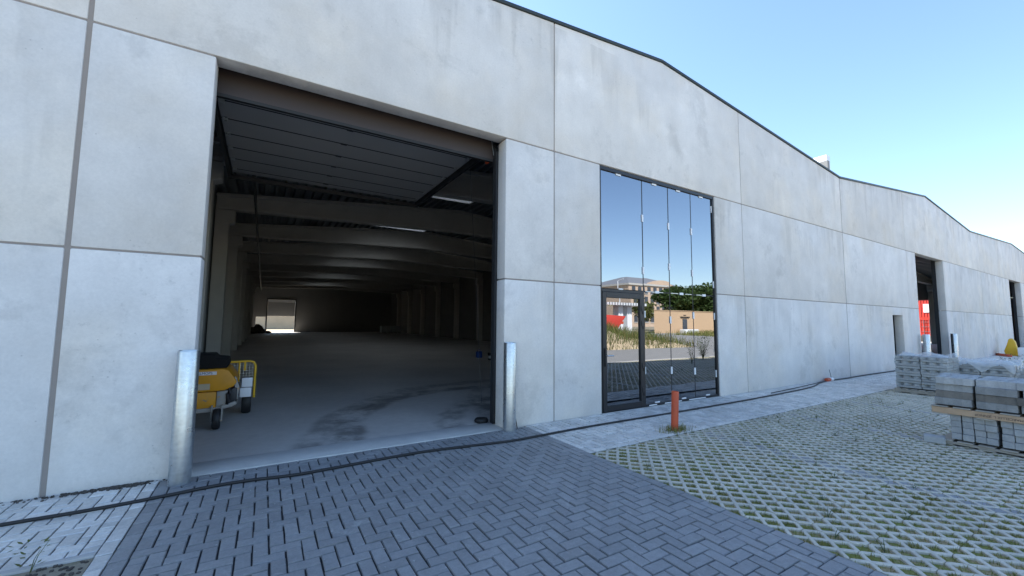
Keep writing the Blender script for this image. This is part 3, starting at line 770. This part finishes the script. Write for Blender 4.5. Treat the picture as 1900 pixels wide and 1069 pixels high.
# ------------------------------------------------------------------ pallets and stacks
def pallet(x0, y0, x1, y1, z, label, along='Y', mat='wood', deck='woodg', hb=.075, n=7):
    """deck boards across, bearers along; z = underside"""
    t = empty('pallet', (x0, y0, z), label=label, cat='pallet')
    if along == 'Y':
        for i in range(3):
            x = x0+(x1-x0-.06)*i/2; B(x, y0, z+.018, x+.06, y1, z+.018+hb).build('bearer', mat, t, bevel=.004, seg=1)
        L = (y1-y0); bw = L/n*.80
        for i in range(n):
            y = y0+(L-bw)*i/(n-1); B(x0-.012, y, z+.019+hb, x1+.012, y+bw, z+.037+hb).build('deck_board', deck, t, bevel=.003, seg=1)
            if i % 2 == 0: B(x0-.005, y, z, x1+.005, y+bw, z+.017).build('base_board', deck, t, bevel=.003, seg=1)
    return t
def blocks(name, rects, label, cat, mat, piece, org, mesh=None, bevel=.004):
    t = empty(name, org, label=label, cat=cat); cache = {}
    for (x0, y0, z0, x1, y1, z1, rot) in rects:
        k = (round(x1-x0, 3), round(y1-y0, 3), round(z1-z0, 3))
        if k not in cache:
            o = MB().box(-k[0]/2, -k[1]/2, -k[2]/2, k[0]/2, k[1]/2, k[2]/2).build(piece, mat, bevel=bevel, seg=1)
            cache[k] = o.data; bpy.data.objects.remove(o)
        o = bpy.data.objects.new(piece, cache[k]); link(o, t)
        o.location = ((x0+x1)/2-org[0], (y0+y1)/2-org[1], (z0+z1)/2-org[2]); o.rotation_euler = (0, 0, rot)
    return t
# near stack: lower pallet of paving bricks, upper pallet of lattice slabs
SX, SYT, SYB = 8.42, -3.84, -5.05
pallet(SX-.02, SYB, SX+.72, SYT+.12, .0, 'flat grey pallet on the ground under the loose paving bricks', mat='woodg', hb=.03)
rc = []
GAPS = [.006, .0, .0, .03, .0, .012, .002, .045, .0, .0, .02]
for c in range(4):
    z = .088+c*.087
    y = SYT-.02
    i = 0
    while y > SYB+.1:
        dx = random.uniform(-.012, .03); wd = .103
        skip = (c == 0 and i == 9) or (c == 1 and i == 5 and False)
        if not skip:
            for q in range(3): rc.append((SX+dx+q*.213, y-wd, z, SX+dx+q*.213+.208, y, z+.084, random.gauss(0, .012)))
        y -= wd+.004+(GAPS[i] if i < len(GAPS) else 0)*(1 if random.random() < .8 else .2)+random.uniform(0, .003); i += 1
blocks('paving_brick_stack', rc, 'pale grey paving bricks stacked four high beneath the timber pallet', 'brick stack', 'block', 'brick', (SX, SYT, .085))
rc = [(8.30, -3.80, .004, 8.51, -3.58, .09, .2)]
blocks('loose_brick', rc, 'single pale brick lying on the ground left of the brick stack', 'brick', 'block', 'brick', (8.2, -3.65, 0))
PZ = .437
up_ = pallet(SX-.05, SYB-.1, SX+.78, SYT+.15, PZ-.018, 'raw timber pallet carrying lattice slabs on top of the paving bricks', hb=.085, mat='wood', deck='woodg')
text('stamp', 'MARCELLIX L. JENNOF', .042, 'ink', up_, Matrix.Translation((SX-.0515, -4.32, PZ+.04)) @ Matrix.Rotation(R(-90), 4, 'Z') @ Matrix.Rotation(R(90), 4, 'X') @ Matrix.Rotation(R(180), 4, 'Z'))
def slab_stack(name, org, nx, ny, cols, layers, t, mat_f, label, cat, jitter=.006, lean=0., rot=0., gap=.008, solid=None):
    s = empty(name, org, label=label, cat=cat); s.rotation_euler = (0, 0, rot); cache = {}
    for L in range(layers):
        mt = mat_f(L); sol = solid and solid(L); mk = (mt, sol)
        if mk not in cache:
            if sol:
                ob = B(.003, .003, -t+.006, nx*HP-.003, ny*HP-.003, 0).build('lattice_slab', mt, bevel=.006, seg=1); me = ob.data; bpy.data.objects.remove(ob)
            else:
                me = grid_mesh(nx, ny, t-.003, .004, rim=solid is None); me.materials.append(M[mt])
            cache[mk] = me
        for ci in range(cols[0]):
            for cj in range(cols[1]):
                o = bpy.data.objects.new('lattice_slab', cache[mk]); link(o, s)
                o.location = (ci*(nx*HP+gap)+random.gauss(0, jitter)+lean*L*.01, cj*(ny*HP+gap)+random.gauss(0, jitter)-lean*L*.02, (L+1)*t)
                o.rotation_euler = (random.gauss(0, .004), random.gauss(0, .004), random.gauss(0, .008))
    return s
slab_stack('lattice_slab_stack', (SX-.03, SYT+.12-3*(4*HP+.012), PZ+.122), 4, 4, (2, 3), 4, .098, lambda L: ('slab_mid', 'slab_dark', 'slab_mid', 'block')[L], 'near stack of weathered lattice slabs, four layers high on the timber pallet', 'slab stack', .014, gap=.012)
# farther stacks
pallet(13.75, -2.78, 14.75, -1.78, 0., 'weathered pallet under the tall lattice slab stack by the footpath', mat='woodg', hb=.07)
slab_stack('lattice_slab_stack', (13.80, -2.74, .125), 5, 5, (2, 2), 13, .060, lambda L: 'slab', 'tall straight stack of new pale lattice slabs beside the footpath', 'slab stack', .004, solid=lambda L: L % 4 not in (0, 2) if L > 8 else L % 3 != 1)
pallet(14.85, -3.50, 15.85, -2.50, 0., 'weathered pallet under the wrapped slab stack', mat='woodg', hb=.07)
slab_stack('lattice_slab_stack', (14.87, -3.47, .125), 5, 5, (2, 2), 10, .062, lambda L: 'slab', 'leaning stack of pale lattice slabs half wrapped in clear plastic', 'slab stack', .012, lean=.5, solid=lambda L: L % 3 != 1)
def wrap(name, x0, y0, x1, y1, zt, drop, label):
    n = 18; V = []; Fc = []
    for j in range(n+1):
        for i in range(n+1):
            u, v = i/n*1.24-.12, j/n*1.24-.12
            x, y = x0+(x1-x0)*min(max(u, -.012), 1.012), y0+(y1-y0)*min(max(v, -.012), 1.012)
            o = max(-u, u-1, -v, v-1, 0)
            z = zt-o/.12*drop*(.55+.45*math.sin(i*1.3+j*.9)) + (.03*math.sin(u*7+v*3)+.035*math.sin(v*11-u*5)+random.uniform(-.012, .012)+.02 if o == 0 else 0)
            V.append((x+random.uniform(-.012, .012), y+random.uniform(-.012, .012), z))
    for j in range(n):
        for i in range(n): a = j*(n+1)+i; Fc.append((a, a+1, a+n+2, a+n+1))
    mb = MB().add(V, Fc); return mb.build(name, 'wrap', smooth=True, ang=80, label=label, cat='plastic sheet')
wrap('plastic_sheet', 14.84, -3.60, 15.92, -2.56, .80, .22, 'crumpled clear plastic sheet over the leaning slab stack')
wrap('plastic_sheet', 13.80, -2.74, 14.74, -1.80, .925, .0, 'clear plastic film on top of the tall straight slab stack')
pallet(16.4, -4.5, 17.4, -3.3, 0., 'pallet behind the near stack under pale kerb blocks', mat='woodg', hb=.07)
rc = [(16.42, -4.46+i*.38, .13+c*.17, 17.38, -4.46+i*.38+.37, .13+c*.17+.166, random.gauss(0, .006)) for c in range(3) for i in range(3)]
blocks('kerb_block_stack', rc, 'pale square edged kerb blocks stacked behind the near slab stack', 'block stack', 'block', 'kerb_block', (16.4, -4.5, .13), bevel=.008)
def weed_thing(x, y, h, n, size, label, spread=.4, mat='weed'):
    mb = MB(); weed_leaves(mb, 0, 0, -.03, h, n, size, spread)
    o = mb.build('weed', mat, label=label, cat='weed', group='tall weeds on the plot'); o.location = (x, y, 0); return o
weed_thing(17.6, -5.9, 1.25, 420, .09, 'tall bushy weed clump near the road kerb before the driveway edge', .45, 'leafd')
weed_thing(19.0, -6.0, .8, 240, .08, 'lower weed clump beside the tall one at the kerb', .6, 'leafd')
weed_thing(15.2, -4.9, 1.0, 160, .08, 'weed growing at the corner of the wrapped slab stack', .35, 'leafd')
weed_thing(22.5, -2.45, .75, 260, .07, 'pale green weed bush behind the stacks toward the far doors', .75)
weed_thing(24.2, -2.9, .6, 200, .07, 'second pale weed bush at the right edge behind the stacks', .9)
weed_thing(16.9, -1.6, .45, 70, .06, 'thin weed standing at the footpath edge behind the tall stack', .35)
weed_thing(-1.25, -1.56, .22, 26, .04, 'small weed by the path edging at lower left', .6, 'leafl')

# ------------------------------------------------------------------ inside the hall
mc = empty('work_machine', (-.9, 2.6, 0), label='worn yellow wheeled work machine parked inside by the left jamb', cat='machine')
YF, YB = 2.15, 3.05
MB().prism([(-1.52, .57), (-.62, .57), (-.47, .575), (-.36, .63), (-.32, .69), (-.335, .73), (-.44, .885), (-.50, .905), (-1.52, .90)], 'Y', YF, YB).build('hood', 'yellow', mc, bevel=.012)
MB().prism([(-1.52, .30), (-.575, .30), (-.575, .56), (-1.52, .56)], 'Y', YF+.012, YB-.02).build('side_panel', 'yellow', mc, bevel=.012)
MB().prism([(-.57, .30), (-.45, .33), (-.43, .45), (-.42, .567), (-.57, .56)], 'Y', YF+.02, YB-.02).build('scuffed_panel', 'bare', mc, bevel=.01)
MB().prism([(-1.52, .26), (-.62, .26), (-.36, .32), (-.30, .36), (-.33, .40), (-.55, .325), (-1.52, .31)], 'Y', YF-.01, YB+.01).build('chassis', 'bare', mc, bevel=.008)
B(-.425, YF+.03, .36, -.31, YB-.1, .60).build('engine_block', 'steel_dark', mc, bevel=.02)
MB().tube([(-.42, YF+.02, .36), (-.42, YF+.0, .52), (-.40, YF+.03, .6)], .035, 10).build('oil_filter', 'blackp', mc, smooth=True)
MB().prism([(-1.4, .905), (-.47, .905), (-.45, .95), (-.47, 1.05), (-.62, 1.07), (-.66, 1.12), (-1.36, 1.12)], 'Y', YF+.12, YB-.1).build('engine_cover', 'void', mc, bevel=.012, seg=1)
MB().prism([(-.36, .40), (-.30, .42), (-.28, .60), (-.34, .78), (-.38, .74), (-.34, .6)], 'Y', YF+.05, YF+.10).build('fender_strip', 'bare', mc, bevel=.006)
def wheel(name, c, r, wd, par):
    w_ = MB().lathe([(r*.55, -wd/2), (r*.92, -wd/2), (r, -wd*.3), (r, wd*.3), (r*.92, wd/2), (r*.55, wd/2)], c, 24, 'X' if name == 'caster_wheel' else 'X').build(name, 'rubber', par, smooth=True)
    MB().lathe([(.02, -wd*.52), (r*.35, -wd*.5), (r*.56, -wd*.35), (r*.56, wd*.35), (r*.35, wd*.5), (.02, wd*.52)], c, 18, 'X').build('hub', 'bare', w_, smooth=True)
wheel('caster_wheel', (-.55, YF-.02, .155), .155, .09, mc)
wheel('rear_wheel', (-.20, 3.22, .21), .21, .14, mc); wheel('rear_wheel', (-1.35, 3.0, .21), .21, .14, mc)
MB().box(-.495, YF-.06, .12, -.475, YF+.02, .36).box(-.625, YF-.06, .12, -.605, YF+.02, .36).build('caster_fork', 'bare', mc)
gd = MB().tube([(-.52, 3.0, .93), (-.18, 3.0, .94), (-.12, 3.0, .92), (-.09, 3.0, .86), (-.09, 3.0, .30)], .02, 10)
gd.tube([(-.33, 3.0, .93), (-.33, 3.0, .5)], .014, 8).tube([(-.25, 3.0, .93), (-.25, 3.0, .78)], .018, 8)
guard = gd.build('guard_frame', 'paint_y', mc, smooth=True)
wm = MB()
for i in range(9): wm.box(-.50+i*.046, 2.998, .5, -.497+i*.046, 3.002, .92)
for i in range(9): wm.box(-.50, 2.9965, .5+i*.046, -.10, 2.9995, .503+i*.046)
wm.build('wire_mesh', 'galv', guard)
MB().box(-.28, 2.90, .50, -.12, 2.95, .66).box(-.30, 2.90, .33, -.13, 2.95, .49).build('white_plate', 'white', mc, bevel=.008)
st = B(-1.02, YF-.006, .822, -.585, YF-.001, .872).build('sticker', 'sticker', mc)
text('sticker_text', 'W.LMOPS', .052, 'blueink', mc, Matrix.Translation((-.75, YF-.0075, .847)) @ Matrix.Rotation(R(90), 4, 'X'))
B(-.88, YF-.006, .60, -.66, YF-.001, .69).build('type_plate', 'bankm', mc); B(-.98, YF-.006, .68, -.83, YF-.001, .77).build('vent_grille', 'steel_dark', mc)
B(-.98, YF+.006, .41, -.88, YF+.011, .46).build('badge', 'blueink', mc)
# containers for liquids
jc = MB().box(8.44, 11.2, .005, 8.68, 11.42, .30).build('jerry_can', 'blue', bevel=.03, seg=3, label='blue plastic jerry can on the hall floor', cat='jerry can')
MB().tube([(8.50, 11.31, .29), (8.50, 11.31, .36), (8.62, 11.31, .36), (8.62, 11.31, .29)], .018, 8).build('handle', 'blue', jc, smooth=True)
MB().lathe([(.028, .29), (.028, .345), (.001, .345)], (8.46, 11.25, 0), 12).build('cap', 'blackp', jc)
bk = MB().lathe([(.125, 0), (.15, .26), (.157, .262), (.157, .30), (.145, .30), (.143, .262), (.12, .02), (.001, .02)], (8.58, 10.16, .003), 24).build('bucket', 'blackp', smooth=True, label='black plastic bucket with white label beside the jerry can', cat='bucket')
MB().lathe([(.1395, .07), (.1465, .19)], (8.58, 10.16, .003), 24).build('paper_label', 'white', bk, smooth=True)
mb = MB()
for _ in range(70):
    a = random.random()*6.28; r = abs(random.gauss(0, .55)); s = random.uniform(.1, .28); h = max(0, .75-r*.6)
    mb.box(-.6+r*math.cos(a)-s, 50.5+r*math.sin(a)*.8-s, h*random.random(), -.6+r*math.cos(a)+s, 50.5+r*math.sin(a)*.8+s, h*random.random()+s*1.3, rot=random.random()*3, tilt=(random.uniform(-.6, .6), 'X'))
mb.build('rubble_heap', 'rubble', label='dark rubble heap by the rear door of the hall', cat='rubble heap')
for i, lb in enumerate(('left of two pale crates at the far right end of the hall', 'right of two pale crates at the far right end of the hall')):
    cr = B(13.0+i*1.35, 48.0, .1, 14.2+i*1.35, 49., .95).build('crate', 'block', bevel=.02, label=lb, cat='crate', group='crates at the end of the hall')
    for q in (0, .5, 1.0): B(13.0+i*1.35+q, 47.98, .0, 13.15+i*1.35+q, 49., .095).build('skid', 'woodg', cr)

# ------------------------------------------------------------------ beyond the far doorway and behind the hall
def container(name, x, y0, y1, z0, z1, label, win=False, doors=False):
    t = empty(name, (x, y0, z0), label=label, cat='container', group='red site containers')
    mb = MB().box(x+.05, y0, z0, x+2.4, y1, z1)
    mb.box(x, y0, z0, x+.049, y1, z0+.12).box(x, y0, z1-.12, x+.049, y1, z1).box(x, y0, z0+.121, x+.049, y0+.12, z1-.121).box(x, y1-.12, z0+.121, x+.049, y1, z1-.121)
    mb.build('shell', 'red', t)
    y = y0+.2; rib = MB()
    while y < y1-.2: rib.box(x+.02, y, z0+.13, x+.049, y+.1, z1-.13); y += .22
    rib.build('corrugation', 'red', t)
    if win:
        B(x-.02, y0+.75, z0+.65, x+.018, y0+2.2, z0+1.55).build('window', 'white', t)
    if doors:
        d = MB()
        for yy in (y0+.45, y0+.9, y0+1.5, y0+1.95): d.tube([(x-.02, yy, z0+.1), (x-.02, yy, z1-.1)], .02, 6)
        for k in range(3): d.box(x-.03, y0+.3, z0+.4+k*.5, x-.015, y1-.3, z0+.44+k*.5)
        d.build('lock_rod', 'galv', t)
    return t
container('shipping_container', 60., 6.6, 9.05, .62, 2.38, 'pale red shipping container with lock rods seen through the far doorway', doors=True)
container('site_cabin', 60., 6.3, 9.4, 2.40, 4.5, 'red site cabin with a white window, stacked on the shipping container', win=True)
B(59.8, 5, -.09, 63, 11, .60).build('concrete_plinth', 'rubble', bevel=.02, label='dark concrete plinth carrying the red containers', cat='plinth')
sheet('yard', EX+.2, -1.5, 110, 60, -.03, 'asphalt', kind='structure')
sheet('rear_yard', -40, NY+.2, 80, 130, -.03, 'bankm', kind='structure')
rb = empty('sand_coloured_building', (2, 78, 0), label='sand coloured building seen through the rear door of the hall', cat='building')
B(-30, 78, 0, 40, 84, 5).build('wall', 'bankm', rb); B(-30.2, 77.8, 5.003, 40.2, 84.2, 5.3).build('roof_edge', 'coping', rb)
# odds and ends by the third doorway
MB().prism([(-.22, 0), (.25, 0), (.30, .25), (.18, .62), (.10, .95), (-.02, 1.0), (-.14, .82), (-.2, .4)], 'X', 36.6, 36.9).build('yellow_tarp', 'paint_y', bevel=.06, seg=3, label='yellow tarpaulin draped on end near the last doorway', cat='tarpaulin').location = (0, -.55, 0)
B(35.9, -1.5, .0, 36.5, -.85, .5).build('white_crate', 'white', bevel=.02, label='white crate in front of the yellow tarpaulin', cat='crate')
B(35.0, -.45, .0, 36.3, -.30, .13, rot=.5).build('barrier_board', 'orange', bevel=.01, label='orange barrier board lying by the wall near the last doorway', cat='barrier board')
rm = MB().box(46.2, .8, .5, 47.6, 2.2, 1.3).box(46.4, .9, 1.301, 47.2, 1.8, 1.9).build('red_machine', 'red', bevel=.08, label='red machine standing inside the last doorway', cat='machine')
for yy in (1.1, 1.9): MB().lathe([(.2, -.1), (.4, -.1), (.42, 0), (.4, .1), (.2, .1)], (46.15, yy, .42), 18, 'X').build('wheel', 'rubber', rm, smooth=True)

# ------------------------------------------------------------------ street behind the photographer (mirrored in the glass)
for i in range(60):
    x = -40+i*2.0
    if i == 0: kb = B(x, YK-.2, -.09, x+1.99, YK-.002, .012).build('road_kerb', 'kerb', bevel=.01, kind='structure')
    else: B(x, YK-.2, -.09, x+1.99, YK-.002, .012).build('kerb_stone', 'kerb', kb, bevel=.01, seg=1)
sheet('road', -150, -13.0, 250, YK-.2, -.05, 'asphalt', kind='structure')
sheet('side_road', 28, -70, 46, -13.0, -.046, 'asphalt', kind='structure')
sheet('cycle_path', 46.3, -21.5, 150, -18.5, -.04, 'redlane', kind='structure')
sheet('forecourt', 46., -40, 62, -21.6, -.042, 'asphalt', kind='structure')
def mound(name, x0, y0, x1, y1, h, label):
    n = 26; V = []; Fc = []
    for j in range(n+1):
        for i in range(n+1):
            u, v = i/n, j/n; e = max(0, math.sin(math.pi*u))**.6*max(0, math.sin(math.pi*v))**.6
            V.append((x0+(x1-x0)*u, y0+(y1-y0)*v, -.1+h*e*(.75+.25*math.sin(u*9+v*5))))
    for j in range(n):
        for i in range(n): a = j*(n+1)+i; Fc.append((a, a+1, a+n+2, a+n+1))
    o = bpy.data.objects.new(name, pdata(name, V, Fc, 'bankm', True)); link(o); o['kind'] = 'structure'
    return V
mv = mound('earth_mound', 10, -24, 27.5, -13.2, 2.1, '')
gp = []
for _ in range(9000):
    v = mv[random.randrange(len(mv))]; gp.append((v[0]+random.gauss(0, .3), v[1]+random.gauss(0, .25), v[2]))
blades('tall_grass', gp, .25, .9, .02, 'drygrass', .7, kind='stuff', label='tall dry grass over the earth mound across the road', category='grass')
gp = [(random.uniform(50, 95), random.uniform(-33, -22), -.09) for _ in range(9000)]
blades('verge_grass', gp, .3, 1.0, .03, 'grass', .6, kind='stuff', label='green verge grass before the tan building', category='grass')
tb_ = empty('tan_building', (56, -39.5, 0), label='low tan rendered building with one small doorway, mirrored in the glass', cat='building')
MB().prism([(55.5, -39.5), (100, -39.5), (100, -50), (70.5, -50)], 'Z', -.09, 3.75).build('wall', 'tan', tb_); MB().prism([(55.3, -39.4), (100.1, -39.4), (100.1, -50.1), (70.5, -50.1)], 'Z', 3.753, 3.85).build('roof_edge', 'tan', tb_)
B(62.0, -39.5+.003, .3, 63.2, -39.44, 2.4).build('door', 'winglass', tb_); B(61.4, -39.49, 2.65, 63.8, -39.3, 2.8).build('door_canopy', 'steel_dark', tb_); B(62.3, -39.49, 3.0, 62.9, -39.42, 3.1).build('lamp', 'steel_dark', tb_)
B(60.2, -38.8, -.09, 65, -37.8, .62).build('white_barrier', 'white', bevel=.1, label='white barrier blocks before the tan building', cat='barrier')
wb = B(86, -59, -.09, 95.5, -56, 5.6).build('white_trailer', 'white', bevel=.1, label='white trailer roof showing above the tan building', cat='trailer')
def leaf_cloud(mb, c, rx, ry, rz, n, size, blobs=9):
    bl = []
    for _ in range(blobs):
        a, e = random.random()*6.28, random.uniform(-1.2, 1.3); q = random.uniform(.35, .75)
        bl.append((c[0]+rx*q*math.cos(a)*math.cos(e), c[1]+ry*q*math.sin(a)*math.cos(e), c[2]+rz*q*math.sin(e), random.uniform(.3, .5)))
    for _ in range(n):
        b = random.choice(bl); d = Vector((random.gauss(0, 1), random.gauss(0, 1), random.gauss(0, 1))).normalized()*random.random()**.4
        p_ = Vector((b[0]+d.x*rx*b[3], b[1]+d.y*ry*b[3], b[2]+d.z*rz*b[3])); s = size*random.uniform(.5, 1.4)
        a = Vector((random.gauss(0, 1), random.gauss(0, 1), random.gauss(0, .6))).normalized()*s; q = a.cross(Vector((random.gauss(0, 1), random.gauss(0, 1), random.gauss(0, 1)))).normalized()*s*.6
        mb.add([p_-a, p_+q, p_+a, p_-q], [(0, 1, 2, 3)])
def tree(x, y, h, r, label, mat='leafd', n=3200, size=.28):
    t = empty('tree', (x, y, 0), label=label, cat='tree', group='trees across the road')
    tr = MB().tube([(x, y, -.1), (x+.1, y, h*.25), (x, y+.1, h*.5), (x+.1, y, h*.8)], [h*.035, h*.028, h*.02, h*.006], 9)
    for k in range(7):
        a = k*.9+random.random(); z = h*random.uniform(.3, .6)
        tr.tube([(x, y, z), (x+r*.35*math.cos(a), y+r*.35*math.sin(a), z+h*.12), (x+r*.75*math.cos(a), y+r*.75*math.sin(a), z+h*.2)], [h*.012, h*.008, h*.003], 6)
    tr.build('trunk', 'bark', t, smooth=True)
    mb = MB(); leaf_cloud(mb, (x, y, h*.6), r, r, h*.42, n, size, 14); mb.build('crown', mat, t)
tree(79, -50, 10.8, 8.5, 'broad dark green tree behind the tan building', n=9000, size=.34)
tree(94, -56, 9.5, 6, 'dark tree at the right behind the tan building')
tree(84, -66, 9, 4, 'light green tree before the large stone building', 'leafl', 1500, .3)
tree(43, -62, 6.4, 6.5, 'dark round tree behind the loading canopy'); tree(52, -72, 6.5, 7, 'dark tree left of the light pole', n=2600)
tree(31, -55, 7.0, 7, 'large dark tree behind the earth mound')
# loading canopy on two pillars with a red tipper beside it
cn = empty('loading_canopy', (39, -34, 0), label='white canopy on two pillars beyond the side road', cat='canopy')
B(32, -37, 4.0, 46, -33, 4.35).build('canopy_roof', 'galv', cn)
for i in range(28): B(32.1+i*.5, -33.0+.002, 4.0, 32.3+i*.5, -32.9, 4.35).build('fascia_rib', 'white', cn)
for x in (41.2, 42.9): B(x, -35, -.09, x+.9, -34, 3.997).build('pillar', 'white', cn)
B(41.18, -34.0+.003, 1.5, 42.12, -33.97, 1.85).build('orange_band', 'orange', cn)
tp = empty('red_tipper', (33, -32, 0), label='red tipper body beside the loading canopy', cat='tipper')
MB().prism([(28, .9), (38.0, .9), (39.4, 2.5), (33, 2.75), (28, 2.75)], 'Y', -33.5, -31).build('body', 'red', tp, bevel=.05)
for x in (31.5, 33, 37.5): MB().lathe([(.2, -.15), (.48, -.15), (.5, 0), (.48, .15), (.2, .15)], (x, -31.1, .42), 18, 'Y').build('wheel', 'rubber', tp, smooth=True)
vn = MB().prism([(50.2, .3), (54.8, .3), (54.8, 1.1), (53.9, 1.2), (53.2, 2.1), (50.2, 2.1)], 'Y', -47, -45.2).build('parked_van', 'white', bevel=.08, label='white van parked left of the tan building', cat='van')
for x in (51, 54): MB().lathe([(.1, -.1), (.33, -.1), (.34, 0), (.33, .1), (.1, .1)], (x, -45.15, .33), 16, 'Y').build('wheel', 'rubber', vn, smooth=True)
B(53.3, -45.25, 1.3, 53.8, -45.18, 1.9).build('side_window', 'winglass', vn)
ex = MB().box(47.3, -44, .9, 50.2, -42.3, 1.9).build('yellow_loader', 'paint_y', bevel=.1, label='yellow loader parked left of the tan building', cat='loader')
for x in (47.9, 49.6): MB().lathe([(.2, -.2), (.6, -.2), (.62, 0), (.6, .2), (.2, .2)], (x, -42.3, .5), 18, 'Y').build('wheel', 'rubber', ex, smooth=True)
lp = MB().tube([(49.3, -41.5, -.1), (49.3, -41.5, 8.5)], [.09, .05], 10).build('light_pole', 'white', smooth=True, label='white light pole left of the tan building', cat='light pole')
MB().tube([(49.3, -41.5, 8.5), (49.3, -40.3, 8.7)], .06, 8).build('lamp_arm', 'white', lp)
# large stone building with hipped roof
bb = empty('stone_building', (160, -120, 0), label='large pink stone building with curved gable and slate roof', cat='building')
B(138, -150, -.1, 176, -120, 18.5).build('wall', 'stone', bb)
B(137.4, -150.6, 18.503, 176.6, -119.4, 19.3).build('cornice', 'kerb', bb)
gb = MB().prism([(147, 19.31)]+[(147+22*t, 19.31+2.2*math.sin(math.pi*t)) for t in [i/10 for i in range(1, 10)]]+[(169, 19.31)], 'Y', -121, -119.6).build('curved_gable', 'stone', bb)
MB().add([(137.5, -150, 19.32), (176.5, -150, 19.32), (176.5, -119.5, 19.32), (137.5, -119.5, 19.32), (151, -137, 24), (163, -137, 24), (163, -133, 24), (151, -133, 24)], [(0, 1, 5, 4), (1, 2, 6, 5), (2, 3, 7, 6), (3, 0, 4, 7), (4, 5, 6, 7)]).build('roof', 'slate', bb)
for i in range(9):
    for j in range(4):
        wn = B(140+i*4.0, -119.99, 2.0+j*4.3, 142.2+i*4.0, -119.9, 5.0+j*4.3).build('window', 'winglass', bb)
        B(139.8+i*4.0, -119.99, 1.7+j*4.3, 142.4+i*4.0, -119.7, 1.99+j*4.3).build('sill', 'kerb', wn)
